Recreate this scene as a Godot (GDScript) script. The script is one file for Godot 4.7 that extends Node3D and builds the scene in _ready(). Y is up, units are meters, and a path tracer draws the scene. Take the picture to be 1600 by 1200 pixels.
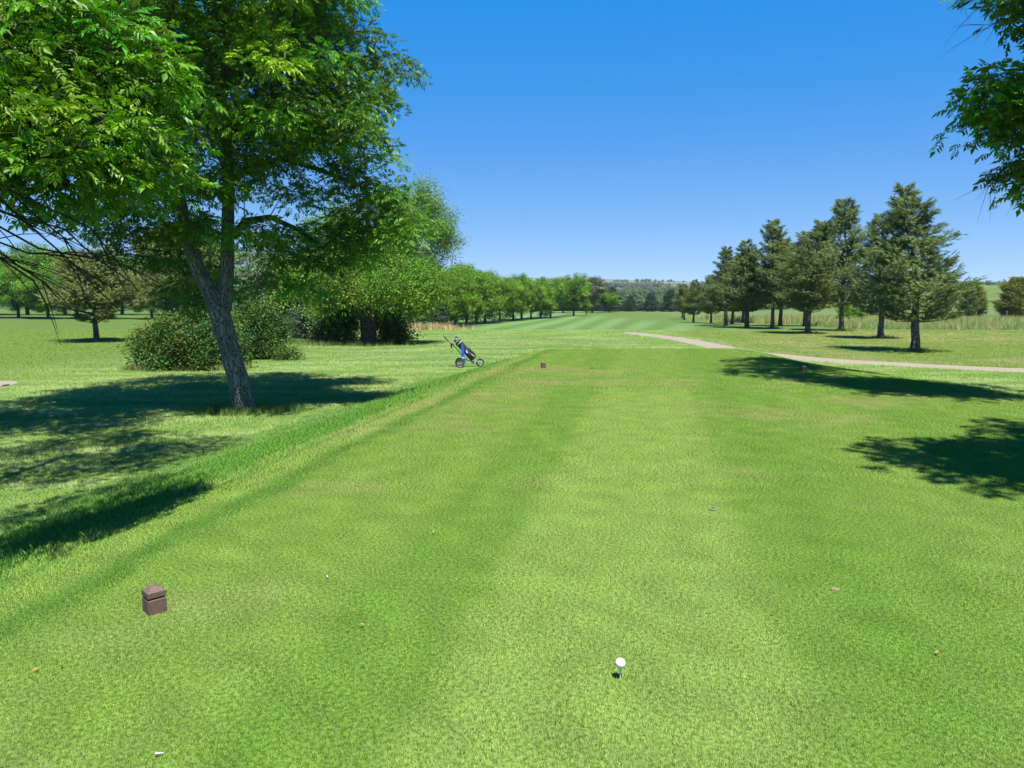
extends Node3D
# A golf hole seen from its raised tee. Units are metres, y is up, the camera looks along -z; "d" is distance ahead (-z).

const ASH_LEAF := Color(0.130, 0.218, 0.022)
const SUN_TO := Vector3(0.152, 0.928, 0.340)

var rng := RandomNumberGenerator.new()
var n_big := FastNoiseLite.new()
var n_mid := FastNoiseLite.new()
var n_fine := FastNoiseLite.new()
var used := {}
var prof_main := PackedFloat32Array()
var prof_right := PackedFloat32Array()
var edge_tab := PackedFloat32Array()

# ---------------------------------------------------------------- mesh collector
class MB:
	var v := PackedVector3Array()
	var n := PackedVector3Array()
	var c := PackedColorArray()
	var t := PackedVector2Array()
	var ix := PackedInt32Array()

	func vert(p: Vector3, nn: Vector3, uv := Vector2.ZERO, col := Color.WHITE) -> int:
		v.append(p); n.append(nn); t.append(uv); c.append(col)
		return v.size() - 1

	func tri(a: Vector3, b: Vector3, d: Vector3, col := Color.WHITE, bend := Vector3.ZERO) -> void:
		var nn := (d - a).cross(b - a).normalized()
		if bend != Vector3.ZERO:
			if nn.dot(bend) < 0.0:
				var s := b; b = d; d = s; nn = -nn
			nn = (nn + bend).normalized()
		var k := v.size()
		v.append(a); v.append(b); v.append(d)
		for q in 3:
			n.append(nn); c.append(col); t.append(Vector2.ZERO)
			ix.append(k + q)

	func quad(a: Vector3, b: Vector3, d: Vector3, e: Vector3, col := Color.WHITE) -> void:
		tri(a, b, d, col); tri(a, d, e, col)

	# box with bevelled edges, axis aligned inside xf
	func box(xf: Transform3D, s: Vector3, bev := 0.0, col := Color.WHITE) -> void:
		var h := s * 0.5
		var b := minf(bev, minf(h.x, minf(h.y, h.z)) * 0.9)
		var ax := [Vector3.RIGHT, Vector3.UP, Vector3.BACK]
		var hh := [h.x, h.y, h.z]
		var P := func(sx: float, sy: float, sz: float, full: int) -> Vector3:
			return xf * Vector3(sx * (h.x if full == 0 else h.x - b), sy * (h.y if full == 1 else h.y - b), sz * (h.z if full == 2 else h.z - b))
		for k in 3:
			for sg in [-1.0, 1.0]:
				var q := []
				for e in [[-1, -1], [1, -1], [1, 1], [-1, 1]]:
					var o := [0.0, 0.0, 0.0]
					o[k] = sg; o[(k + 1) % 3] = float(e[0]); o[(k + 2) % 3] = float(e[1])
					q.append(P.call(o[0], o[1], o[2], k))
				if sg > 0: q.reverse()
				quad(q[0], q[1], q[2], q[3], col)
		if b <= 0.0:
			return
		for k in 3:
			var i := (k + 1) % 3
			var j := (k + 2) % 3
			for si in [-1.0, 1.0]:
				for sj in [-1.0, 1.0]:
					var pts := []
					for pair in [[-1.0, i], [1.0, i], [1.0, j], [-1.0, j]]:
						var o := [0.0, 0.0, 0.0]
						o[k] = pair[0]; o[i] = si; o[j] = sj
						pts.append(P.call(o[0], o[1], o[2], pair[1]))
					if si * sj < 0: pts.reverse()
					quad(pts[0], pts[1], pts[2], pts[3], col)
		for sx in [-1.0, 1.0]:
			for sy in [-1.0, 1.0]:
				for sz in [-1.0, 1.0]:
					var a: Vector3 = P.call(sx, sy, sz, 0)
					var bb: Vector3 = P.call(sx, sy, sz, 1)
					var cc: Vector3 = P.call(sx, sy, sz, 2)
					if sx * sy * sz > 0: tri(a, cc, bb, col)
					else: tri(a, bb, cc, col)

	# swept tube with smooth normals
	func tube(pts: PackedVector3Array, rad: PackedFloat32Array, sides := 6, col := Color.WHITE, caps := false, vlen := 1.0) -> void:
		var m := pts.size()
		if m < 2:
			return
		var up := Vector3(0.31, 0.17, 0.93)
		var first := v.size()
		var along := 0.0
		for i in m:
			var dir := (pts[mini(i + 1, m - 1)] - pts[maxi(i - 1, 0)])
			if dir.length_squared() < 1e-12: dir = Vector3.UP
			dir = dir.normalized()
			var a := up - dir * up.dot(dir)
			if a.length_squared() < 1e-6: a = dir.cross(Vector3.RIGHT)
			a = a.normalized()
			up = a
			var b := dir.cross(a)
			if i > 0: along += pts[i].distance_to(pts[i - 1])
			for k in sides + 1:
				var w := TAU * k / sides
				var o := a * cos(w) + b * sin(w)
				v.append(pts[i] + o * rad[i]); n.append(o); c.append(col); t.append(Vector2(float(k) / sides, along * vlen))
		var w1 := sides + 1
		for i in m - 1:
			for k in sides:
				var p := first + i * w1 + k
				ix.append(p); ix.append(p + w1); ix.append(p + 1)
				ix.append(p + 1); ix.append(p + w1); ix.append(p + w1 + 1)
		if caps:
			for e in [0, m - 1]:
				for k in sides:
					var p0: int = first + e * w1 + k
					if e == 0: tri(pts[0], v[p0], v[p0 + 1], col)
					else: tri(pts[m - 1], v[p0 + 1], v[p0], col)

	# turned profile: points (radius, height) round axis of xf.y
	func lathe(xf: Transform3D, prof: Array, sides := 16, col := Color.WHITE) -> void:
		for i in prof.size() - 1:
			var p: Vector2 = prof[i]
			var q: Vector2 = prof[i + 1]
			for k in sides:
				var a := TAU * k / sides
				var b := TAU * (k + 1) / sides
				var p0 := xf * Vector3(cos(a) * p.x, p.y, sin(a) * p.x)
				var p1 := xf * Vector3(cos(b) * p.x, p.y, sin(b) * p.x)
				var q0 := xf * Vector3(cos(a) * q.x, q.y, sin(a) * q.x)
				var q1 := xf * Vector3(cos(b) * q.x, q.y, sin(b) * q.x)
				if q.x > 1e-6: tri(p0, q0, q1, col)
				if p.x > 1e-6: tri(p0, q1, p1, col)

	func mesh() -> ArrayMesh:
		var a := []
		a.resize(Mesh.ARRAY_MAX)
		a[Mesh.ARRAY_VERTEX] = v
		a[Mesh.ARRAY_NORMAL] = n
		a[Mesh.ARRAY_COLOR] = c
		a[Mesh.ARRAY_TEX_UV] = t
		a[Mesh.ARRAY_INDEX] = ix
		var m := ArrayMesh.new()
		m.add_surface_from_arrays(Mesh.PRIMITIVE_TRIANGLES, a)
		return m

# ---------------------------------------------------------------- naming and placing
func numbered(called: String) -> String:
	var k: int = used.get(called, 0)
	used[called] = k + 1
	return called if k == 0 else "%s_%03d" % [called, k]

func tag(o: Node, label: String, category: String, group := "", kind := "") -> Node:
	if label: o.set_meta("label", label)
	if category: o.set_meta("category", category)
	if group: o.set_meta("group", group)
	if kind: o.set_meta("kind", kind)
	return o

func thing(called: String, label: String, category: String, at: Vector3, turn := 0.0, group := "") -> Node3D:
	var o := Node3D.new()
	o.name = numbered(called)
	add_child(o)
	o.position = at
	o.rotation.y = turn
	tag(o, label, category, group)
	return o

func obj(called: String, mesh: Mesh, mat: Material, parent: Node = null) -> MeshInstance3D:
	var o := MeshInstance3D.new()
	o.mesh = mesh
	o.material_override = mat
	o.name = called if parent else numbered(called)
	(parent if parent else self).add_child(o, true)
	return o

func scatter(called: String, mesh: Mesh, mat: Material, xf: Array, cols: PackedColorArray, parent: Node = null) -> MultiMeshInstance3D:
	var mm := MultiMesh.new()
	mm.transform_format = MultiMesh.TRANSFORM_3D
	mm.use_colors = true
	mm.mesh = mesh
	mm.instance_count = xf.size()
	for i in xf.size():
		mm.set_instance_transform(i, xf[i])
		mm.set_instance_color(i, cols[i])
	var o := MultiMeshInstance3D.new()
	o.multimesh = mm
	o.material_override = mat
	o.name = called if parent else numbered(called)
	(parent if parent else self).add_child(o, true)
	o.set_meta("kind", "stuff")
	return o

# many leaf-sized copies joined into one crown mesh
func joined(called: String, mesh: ArrayMesh, mat: Material, xf: Array, cols: PackedColorArray, parent: Node) -> void:
	var src := mesh.surface_get_arrays(0)
	var v0 := PackedVector3Array()
	var n0 := PackedVector3Array()
	for i in src[Mesh.ARRAY_INDEX]:
		v0.append(src[Mesh.ARRAY_VERTEX][i]); n0.append(src[Mesh.ARRAY_NORMAL][i])
	var c0 := PackedColorArray()
	c0.resize(v0.size())
	var v := PackedVector3Array()
	var n := PackedVector3Array()
	var c := PackedColorArray()
	for k in xf.size():
		var t: Transform3D = xf[k]
		v.append_array(t * v0)
		n.append_array(Transform3D(t.basis.orthonormalized(), Vector3.ZERO) * n0)
		c0.fill(cols[k])
		c.append_array(c0)
	var a := []
	a.resize(Mesh.ARRAY_MAX)
	a[Mesh.ARRAY_VERTEX] = v; a[Mesh.ARRAY_NORMAL] = n; a[Mesh.ARRAY_COLOR] = c
	var m := ArrayMesh.new()
	m.add_surface_from_arrays(Mesh.PRIMITIVE_TRIANGLES, a)
	obj(called, m, mat, parent).set_meta("kind", "stuff")
	leaf_tris += v.size() / 3

var leaf_tris := 0

func dup(root: Node3D, at: Vector3, turn: float, size: Vector3, label: String, group: String) -> Node3D:
	var r: Node3D = root.duplicate()
	r.name = numbered(String(root.get_meta("base_name")))
	add_child(r)
	r.position = at
	r.rotation = Vector3(0, turn, 0)
	r.scale = size
	tag(r, label, "", group)
	if group == "": r.remove_meta("group")
	return r

# ---------------------------------------------------------------- terrain
func table(pts: Array, blur: int) -> PackedFloat32Array:
	# heights every half metre from d = -20 to 700
	var out := PackedFloat32Array()
	for i in 1441:
		var d := -20.0 + i * 0.5
		var y: float = pts[0][1]
		for k in pts.size() - 1:
			if d >= pts[k][0]:
				y = lerpf(pts[k][1], pts[k + 1][1], clampf((d - pts[k][0]) / (pts[k + 1][0] - pts[k][0]), 0, 1))
		out.append(y)
	for pass_ in 2:
		var src := out.duplicate()
		for i in out.size():
			var s := 0.0
			for k in range(-blur, blur + 1): s += src[clampi(i + k, 0, out.size() - 1)]
			out[i] = s / (2 * blur + 1)
	return out

func look_up(tab: PackedFloat32Array, d: float) -> float:
	var f := clampf((d + 20.0) * 2.0, 0.0, 1439.0)
	var i := int(f)
	return lerpf(tab[i], tab[i + 1], f - i)

func setup_terrain() -> void:
	n_big.seed = 5; n_big.frequency = 0.06; n_big.fractal_octaves = 3
	n_mid.seed = 9; n_mid.frequency = 0.45; n_mid.fractal_octaves = 3
	n_fine.seed = 12; n_fine.frequency = 3.0; n_fine.fractal_octaves = 2
	prof_main = table([[-20, -0.85], [10, -0.9], [16, -1.0], [27, -1.12], [50, -1.2], [57, -1.22], [61, -1.65], [67, -2.3], [75, -2.85], [90, -3.0], [100, -2.95], [120, -3.1], [150, -3.4], [190, -3.55], [205, -3.7], [260, -7], [350, -8.5], [700, -6]], 4)
	prof_right = table([[-20, -1.0], [15, -1.0], [27, -1.1], [35, -1.18], [46, -1.3], [60, -1.42], [67, -1.5], [80, -1.75], [100, -2.2], [150, -3.2], [190, -3.5], [205, -3.7], [260, -7], [350, -8.5], [700, -6]], 6)
	edge_tab = table([[-20, -3.0], [0, -2.75], [3.3, -2.38], [4.3, -2.2], [5.7, -1.95], [7.6, -1.58], [10.75, -0.92], [15, 0.0], [19.4, 0.82], [21.1, 1.25], [40, 4.5]], 2)

func s01(t: float) -> float:
	t = clampf(t, 0.0, 1.0)
	return t * t * (3.0 - 2.0 * t)

func left_out(x: float, d: float) -> float:    # metres outside the tee's left edge
	return (look_up(edge_tab, d) - x) * 0.975

func ground(x: float, d: float) -> float:
	var low := look_up(prof_main, d)
	if x > 6.0:
		low = lerpf(low, look_up(prof_right, d), s01((x - 6.0) / 11.0))
	if d > 700.0:
		low = -6.0 + 14.0 * s01((d - 700.0) / 800.0) + (52.0 - clampf(x * 0.03, -20.0, 24.0)) * s01((d - 1300.0) / 1900.0) + 5.0 * n_big.get_noise_2d(x * 0.03, d * 0.03) * s01((d - 900.0) / 900.0)
	if x > 60.0 and d > 80.0:
		low += 9.0 * s01((x - 62.0) / 80.0) * s01((d - 85.0) / 170.0) * (1.0 - s01((d - 320.0) / 500.0))
	if d > 60.0 and x < -25.0:
		low += 0.6 * s01((-x - 25.0) / 60.0)
	if d < 24.0:
		var sl := left_out(x, d)
		var te := clampf(sl / 4.0, 0.0, 1.0)
		var e := lerpf(s01(te), te, 0.45)
		var ef := s01((d - 21.1) / 2.2)
		var er := s01((x - 6.0) / lerpf(10.0, 4.6, s01((d - 13.0) / 6.0)))
		low *= minf(1.0, sqrt(e * e + ef * ef + er * er))
		if sl > 0.0 and sl < 1.3 and d < 21.0:   # low mower ridge along the shoulder
			low += 0.028 * sin(sl / 1.3 * TAU) * sin(sl / 1.3 * PI)
	if d > 2.0 and d < 400.0:
		low += 0.035 * n_big.get_noise_2d(x, d) * s01((d - 2.0) / 20.0)
	return low

func put(x: float, d: float, dy := 0.0) -> Vector3:
	return Vector3(x, ground(x, d) + dy, -d)

func band(t: float, a: float, b: float, soft: float) -> float:
	return s01((t - a) / soft + 0.5) * (1.0 - s01((t - b) / soft + 0.5))

func mixc(a: Color, b: Color, t: float) -> Color:
	return a.lerp(b, clampf(t, 0.0, 1.0))

# plant and soil colours (linear); mowing stripes and lawn sheen are light painted in
func turf(x: float, d: float) -> Color:
	var nb := n_big.get_noise_2d(x, d)
	var nm := n_mid.get_noise_2d(x, d)
	var c: Color
	var sl := left_out(x, d) if d < 24.0 else 9.0
	if d < 23.2 and sl < 4.2 and x < 8.5 and (sl > 0.0 or d < 21.2):
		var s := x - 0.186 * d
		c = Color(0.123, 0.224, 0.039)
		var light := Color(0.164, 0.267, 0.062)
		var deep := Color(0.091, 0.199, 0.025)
		c = mixc(c, light, 0.75 * band(s, -0.86, 0.62, 0.12))  # stripe sheen of leaning blades painted on as paler and deeper green
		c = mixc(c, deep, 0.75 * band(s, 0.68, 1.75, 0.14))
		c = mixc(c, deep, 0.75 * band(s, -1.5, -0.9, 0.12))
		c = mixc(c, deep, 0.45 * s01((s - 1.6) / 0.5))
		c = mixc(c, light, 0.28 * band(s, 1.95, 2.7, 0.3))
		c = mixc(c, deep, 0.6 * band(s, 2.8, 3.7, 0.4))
		if d > 11.5:
			c = mixc(c, Color(0.104, 0.212, 0.033), 0.55 * s01((d - 11.9) / 0.5))
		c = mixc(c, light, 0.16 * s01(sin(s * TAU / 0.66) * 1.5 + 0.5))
		var dry := s01((nm * 0.7 + nb * 0.5 + 0.05 - 0.16) / 0.4)
		c = mixc(c, Color(0.189, 0.230, 0.088), 0.62 * dry)
		c = mixc(c, Color(0.202, 0.204, 0.106), 0.5 * s01(1.0 - Vector2((x + 0.5) / 1.3, (d - 10.0) / 2.4).length()) * s01(nm * 2.0 + 0.7))
		if sl > -0.25:
			var w := sl + 0.12 * nm
			c = mixc(c, Color(0.065, 0.163, 0.022), band(w, 0.0, 0.22, 0.15))
			var fw := s01((d - 5.0) / 5.0)
			c = mixc(c, Color(0.176, 0.255, 0.106), (0.15 + 0.35 * fw) * band(w, 0.30, 0.40, 0.10))
			c = mixc(c, Color(0.211, 0.214, 0.125), 0.4 * fw * band(w, 0.46, 0.64, 0.14) * s01(nb * 2.5 + 0.5))
			c = mixc(c, Color(0.079, 0.184, 0.027), band(w, 0.66, 0.9, 0.14))
			c = mixc(c, Color(0.150, 0.245, 0.094), (0.2 + 0.35 * fw) * band(w, 0.98, 1.06, 0.07))
			c = mixc(c, Color(0.067, 0.182, 0.025), s01((w - 1.08) / 0.2))
			c = mixc(c, Color(0.145, 0.245, 0.100), 0.75 * band(w, 3.3, 3.5, 0.15))
			c = mixc(c, Color(0.106, 0.209, 0.053), s01((w - 3.4) / 0.6))
	elif d < 57.0:
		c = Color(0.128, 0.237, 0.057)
		var pale_sheen := n_mid.get_noise_2d(x * 0.35 + d * 0.10, d * 1.6 - x * 0.25)
		c = mixc(c, Color(0.222, 0.320, 0.128), 0.8 * s01(pale_sheen * 1.6 + 0.45))  # pale cut grass, with its streaky sheen painted into the colour
		if x < -13.0:
			c = mixc(c, Color(0.119, 0.209, 0.043), s01((-x - 13.0) / 6.0))
		if x > 4.0:
			var over := s01((x - 10.5) / 2.0) * s01((d - 27.0 + (x - 14.0) * 1.0) / 2.0)
			c = mixc(c, Color(0.130, 0.212, 0.045), over)
			c = mixc(c, Color(0.224, 0.240, 0.106), over * 0.85 * s01(nm * 1.3 + nb + 0.15))
	elif d < 215.0:
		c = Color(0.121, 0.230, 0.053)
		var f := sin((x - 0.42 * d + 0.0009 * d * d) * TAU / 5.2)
		c = mixc(c, Color(0.180, 0.301, 0.106), s01(f * 1.6 + 0.5))  # fairway stripes: sheen of bent blades painted into the ground colour
		if x > 13.0:
			c = mixc(c, Color(0.132, 0.218, 0.053), s01((x - 13.0) / 8.0))
			c = mixc(c, Color(0.211, 0.245, 0.125), 0.6 * s01((x - 27.0) / 12.0) * s01(nb * 1.4 + 0.45))
		if x < -14.0:
			c = mixc(c, Color(0.119, 0.204, 0.045), s01((-x - 14.0) / 8.0))
	else:
		c = Color(0.088, 0.163, 0.050)
		if x > 60.0 and d < 500.0:
			c = Color(0.132, 0.240, 0.075)
		if d > 900.0:
			var fld := n_big.get_noise_2d(snappedf(x * 0.05, 8.0) + x * 0.02, snappedf(d * 0.02, 4.0))
			c = mixc(Color(0.092, 0.153, 0.069), Color(0.220, 0.214, 0.156), s01(fld * 3.0 + 0.55))
	if d < 215.0:
		c = mixc(c, Color(0.189, 0.219, 0.077), 0.42 * s01(nb * 1.2 - 0.15 + nm * 0.4))
	if d < 30.0:
		var g := 1.0 + 0.22 * n_fine.get_noise_2d(x, d)
		c = Color(c.r * g, c.g * g, c.b * g)
	return c

func coords(spec: Array) -> PackedFloat32Array:
	var out := PackedFloat32Array()
	for s in spec:
		var a: float = s[0]
		while a < s[1] - 1e-4:
			out.append(a)
			a += s[2]
	var e: float = spec[-1][1]
	var step: float = spec[-1][2]
	while e < 5200.0:
		out.append(e)
		step *= 1.16
		e += step
	out.append(5200.0)
	return out

func build_ground(mat: Material) -> void:
	var xr := coords([[0.0, 9.0, 0.19], [9.0, 40.0, 0.8], [40.0, 80.0, 2.0]])
	var xs := PackedFloat32Array()
	for i in range(xr.size() - 1, 0, -1): xs.append(-xr[i])
	xs.append_array(xr)
	var ds := coords([[-40.0, -4.0, 6.0], [-4.0, 2.0, 0.5], [2.0, 24.0, 0.19], [24.0, 62.0, 0.45], [62.0, 220.0, 1.6]])
	var nx := xs.size()
	var nd := ds.size()
	var v := PackedVector3Array()
	var c := PackedColorArray()
	var nn := PackedVector3Array()
	v.resize(nx * nd); c.resize(nx * nd); nn.resize(nx * nd)
	for j in nd:
		for i in nx:
			var k := j * nx + i
			v[k] = Vector3(xs[i], ground(xs[i], ds[j]), -ds[j])
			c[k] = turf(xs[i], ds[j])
	for j in nd:
		for i in nx:
			var a := v[j * nx + maxi(i - 1, 0)]
			var b := v[j * nx + mini(i + 1, nx - 1)]
			var e := v[maxi(j - 1, 0) * nx + i]
			var f := v[mini(j + 1, nd - 1) * nx + i]
			nn[j * nx + i] = (b - a).cross(f - e).normalized()
	var ix := PackedInt32Array()
	ix.resize((nx - 1) * (nd - 1) * 6)
	var w := 0
	for j in nd - 1:
		for i in nx - 1:
			var k := j * nx + i
			ix[w] = k; ix[w + 1] = k + nx; ix[w + 2] = k + 1
			ix[w + 3] = k + 1; ix[w + 4] = k + nx; ix[w + 5] = k + nx + 1
			w += 6
	var arr := []
	arr.resize(Mesh.ARRAY_MAX)
	arr[Mesh.ARRAY_VERTEX] = v; arr[Mesh.ARRAY_NORMAL] = nn; arr[Mesh.ARRAY_COLOR] = c; arr[Mesh.ARRAY_INDEX] = ix
	var m := ArrayMesh.new()
	m.add_surface_from_arrays(Mesh.PRIMITIVE_TRIANGLES, arr)
	tag(obj("ground", m, mat), "mown golf course turf with raised tee falling to the fairway", "ground", "", "structure")

# ---------------------------------------------------------------- materials and textures
func noise_image(size: int, freq: float, oct: int, lo: float, hi: float, sd: int, ridged := false) -> Image:
	var f := FastNoiseLite.new()
	f.seed = sd
	f.frequency = freq
	f.fractal_octaves = oct
	if ridged: f.fractal_type = FastNoiseLite.FRACTAL_RIDGED
	var im := f.get_seamless_image(size, size)
	im.convert(Image.FORMAT_RGB8)
	im.adjust_bcs(1.0, 1.0, 1.0)
	var data := im.get_data()
	for i in data.size():
		data[i] = int(255.0 * clampf(lo + (hi - lo) * data[i] / 255.0, 0.0, 1.0))
	return Image.create_from_data(size, size, false, Image.FORMAT_RGB8, data)

func tex(im: Image) -> ImageTexture:
	return ImageTexture.create_from_image(im)

func mat(col: Color, rough := 0.8, metal := 0.0) -> StandardMaterial3D:   # linear colour in
	var m := StandardMaterial3D.new()
	m.albedo_color = Color(col.r * 0.8, col.g * 0.8, col.b * 0.8).linear_to_srgb()
	m.roughness = rough
	m.metallic = metal
	return m

func leaf_mat(back: Color, rough := 0.5, spec := 0.5, tint := Color.WHITE) -> StandardMaterial3D:
	var m := StandardMaterial3D.new()
	m.albedo_color = tint.linear_to_srgb()
	m.vertex_color_use_as_albedo = true
	m.roughness = rough
	m.metallic_specular = spec
	m.cull_mode = BaseMaterial3D.CULL_DISABLED
	m.backlight_enabled = true
	m.backlight = back
	return m

func bark_mat(dark: Color, pale: Color, relief: float, scale_u: float, scale_v: float, sd: int) -> StandardMaterial3D:
	var f := FastNoiseLite.new()
	f.seed = sd
	f.frequency = 0.02
	f.fractal_octaves = 4
	var w := 256
	var h := 512
	var im := Image.create(w, h, false, Image.FORMAT_RGB8)
	var hm := Image.create(w, h, false, Image.FORMAT_RGB8)
	for y in h:
		for x in w:
			var a := TAU * x / w
			var b := TAU * y / h
			# tile by walking circles in noise space; furrows run along the trunk
			var wob := 6.0 * f.get_noise_3d(cos(b) * 40.0, sin(b) * 40.0, cos(a) * 25.0)
			var r := 1.0 - absf(f.get_noise_3d(cos(a) * 70.0 + wob, sin(a) * 70.0, 60.0 * cos(b) + 25.0 * sin(b * 2.0))) * 3.2
			var g := f.get_noise_3d(cos(a) * 300.0, sin(a) * 300.0, y * 2.5)
			var t := clampf(0.85 - maxf(r, 0.0) + g * 0.5, 0.0, 1.0)
			im.set_pixel(x, y, dark.lerp(pale, t).linear_to_srgb())
			hm.set_pixel(x, y, Color(t, t, t))
	var m := StandardMaterial3D.new()
	m.albedo_texture = tex(im)
	m.heightmap_enabled = true
	m.heightmap_texture = tex(hm)
	m.heightmap_scale = relief
	m.uv1_scale = Vector3(scale_u, scale_v, 1)
	m.roughness = 0.95
	return m

# ---------------------------------------------------------------- leaf-sized meshes
func leaflet(b: MB, base: Vector3, dir: Vector3, side: Vector3, up: Vector3, length: float, width: float, droop: float, col: Color) -> void:
	var tip := base + dir * length - up * droop * length
	var mid := base + dir * length * 0.45 - up * droop * length * 0.25
	var l := mid + side * width * 0.5 + up * width * 0.18
	var r := mid - side * width * 0.5 + up * width * 0.18
	b.tri(base, tip, l, col, up * 0.25)
	b.tri(base, r, tip, col, up * 0.25)

func ash_sprig(scale: float, sd: int) -> ArrayMesh:
	var b := MB.new()
	var r := RandomNumberGenerator.new()
	r.seed = sd
	for k in 3:
		var x := (0.045 + 0.04 * k) * scale
		for s in [-1.0, 1.0]:
			var dir := Vector3(0.55 + 0.2 * r.randf(), -0.1, s).normalized()
			leaflet(b, Vector3(x, -x * x * 1.2, 0), dir, Vector3(s, 0, 0.4).normalized(), Vector3.UP, (0.080 + 0.02 * r.randf()) * scale, 0.052 * scale, 0.12 + 0.3 * r.randf(), Color.WHITE * (0.8 + 0.4 * r.randf()))
	leaflet(b, Vector3(0.145, -0.03, 0) * scale, Vector3(1, -0.2, 0.1).normalized(), Vector3.BACK, Vector3.UP, 0.095 * scale, 0.055 * scale, 0.2, Color.WHITE)
	return b.mesh()

func clump(count: int, radius: float, leaf: float, sd: int, narrow := 0.55) -> ArrayMesh:
	var b := MB.new()
	var r := RandomNumberGenerator.new()
	r.seed = sd
	for k in count:
		var p := Vector3(r.randfn(), r.randfn() * 0.8, r.randfn()).limit_length(1.9) * radius * 0.5
		var dir := (p.normalized() + Vector3(r.randfn(), r.randfn() - 0.2, r.randfn()) * 0.7).normalized()
		var up := (Vector3.UP + Vector3(r.randfn(), 0, r.randfn()) * 0.5)
		var side := dir.cross(up).normalized()
		up = side.cross(dir).normalized()
		var l := leaf * (0.75 + 0.5 * r.randf())
		leaflet(b, p, dir, side, up, l, l * narrow, 0.2, Color.WHITE * (0.75 + 0.5 * r.randf()))
	return b.mesh()

func needle_tuft(count: int, length: float, needle: float, width: float, sd: int) -> ArrayMesh:
	var b := MB.new()
	var r := RandomNumberGenerator.new()
	r.seed = sd
	for k in count:
		var x := length * (0.1 + 0.9 * k / count)
		var w := k * 2.4 + r.randf() * 0.5
		var out := Vector3(0, cos(w), sin(w))
		var dir := (out + Vector3(0.75 + 0.5 * r.randf(), 0, 0)).normalized()
		var side := dir.cross(out).normalized()
		var p := Vector3(x, 0, 0)
		b.tri(p - side * width * 0.5, p + side * width * 0.5, p + dir * needle * (0.8 + 0.4 * r.randf()), Color.WHITE * (0.75 + 0.5 * r.randf()), Vector3.UP * 0.2)
	return b.mesh()

func grass_tuft(count: int, radius: float, height: float, width: float, lean: float, sd: int, straw: float) -> ArrayMesh:
	var b := MB.new()
	var r := RandomNumberGenerator.new()
	r.seed = sd
	for k in count:
		var a := r.randf() * TAU
		var p := Vector3(cos(a), 0, sin(a)) * radius * sqrt(r.randf())
		var h := height * (0.55 + 0.7 * r.randf())
		var w := r.randf() * TAU
		var side := Vector3(cos(w), 0, sin(w)) * width * 0.5
		var tip := p + Vector3(r.randfn() * lean, 1.0, r.randfn() * lean).normalized() * h
		var col := Color(1, 1, 1) * (0.6 + 0.8 * r.randf())
		if r.randf() < straw: col = Color(1.75, 1.22, 1.8) * (0.75 + 0.4 * r.randf())
		b.tri(p - side - Vector3(0, 0.004, 0), p + side - Vector3(0, 0.004, 0), tip, col, Vector3.UP * 1.1)
	return b.mesh()

# ---------------------------------------------------------------- trees
# stems: arrays of [Vector3, radius]; the first is the trunk. lobes: [Vector3 centre, radius, clusters]
func skeleton(r: RandomNumberGenerator, stems: Array, clusters: Array, tip: float, droop: float) -> Dictionary:
	var P := PackedVector3Array()
	var parent := PackedInt32Array()
	var far := PackedFloat32Array()
	var weight := PackedFloat32Array()
	var fixed := PackedFloat32Array()
	var chains := []
	for st in stems:
		var chain := PackedInt32Array()
		for k in st.size():
			var q := -1
			if k > 0: q = P.size() - 1
			elif P.size() > 0:
				var bd := 1e9
				for i in P.size():
					var dd := P[i].distance_squared_to(st[0][0])
					if dd < bd:
						bd = dd; q = i
			P.append(st[k][0]); parent.append(q); weight.append(0.0); fixed.append(st[k][1])
			far.append(0.0 if q < 0 else far[q] + P[q].distance_to(st[k][0]))
			chain.append(P.size() - 1)
		chains.append([chain, true])
	var n_stem := P.size()
	var order := []
	for i in clusters.size():
		var bd := 1e9
		for k in n_stem: bd = minf(bd, P[k].distance_to(clusters[i]))
		order.append([bd, i])
	order.sort_custom(func(a, b): return a[0] < b[0] or (a[0] == b[0] and a[1] < b[1]))
	for o in order:
		var goal: Vector3 = clusters[o[1]]
		var best := 1e9
		var at := 0
		for k in range(1, P.size()):
			var dd := P[k].distance_to(goal) + 0.16 * far[k] + 0.7 * maxf(0.0, P[k].y - goal.y)
			if dd < best:
				best = dd; at = k
		var L := P[at].distance_to(goal)
		var steps := clampi(int(L / 0.4) + 1, 2, 6)
		var ctrl := P[at].lerp(goal, 0.5) + Vector3(r.randfn() * 0.09, 0.16 + droop * 0.2, r.randfn() * 0.09) * L
		var prev := at
		var chain := PackedInt32Array([at])
		var from := P[at]
		for k in range(1, steps + 1):
			var t := float(k) / steps
			var p := from.lerp(ctrl, t).lerp(ctrl.lerp(goal, t), t)
			if k < steps: p += Vector3(r.randfn(), r.randfn(), r.randfn()) * 0.03 * L
			P.append(p); parent.append(prev); weight.append(0.0); fixed.append(0.0)
			far.append(far[prev] + P[prev].distance_to(p))
			prev = P.size() - 1
			chain.append(prev)
		weight[prev] += 1.0
		chains.append([chain, false])
	for i in range(P.size() - 1, -1, -1):
		if parent[i] >= 0: weight[parent[i]] += weight[i]
	var R := PackedFloat32Array()
	for i in P.size(): R.append(maxf(fixed[i], tip * pow(maxf(weight[i], 1.0), 0.45)))
	return {"P": P, "R": R, "chains": chains}

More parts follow.
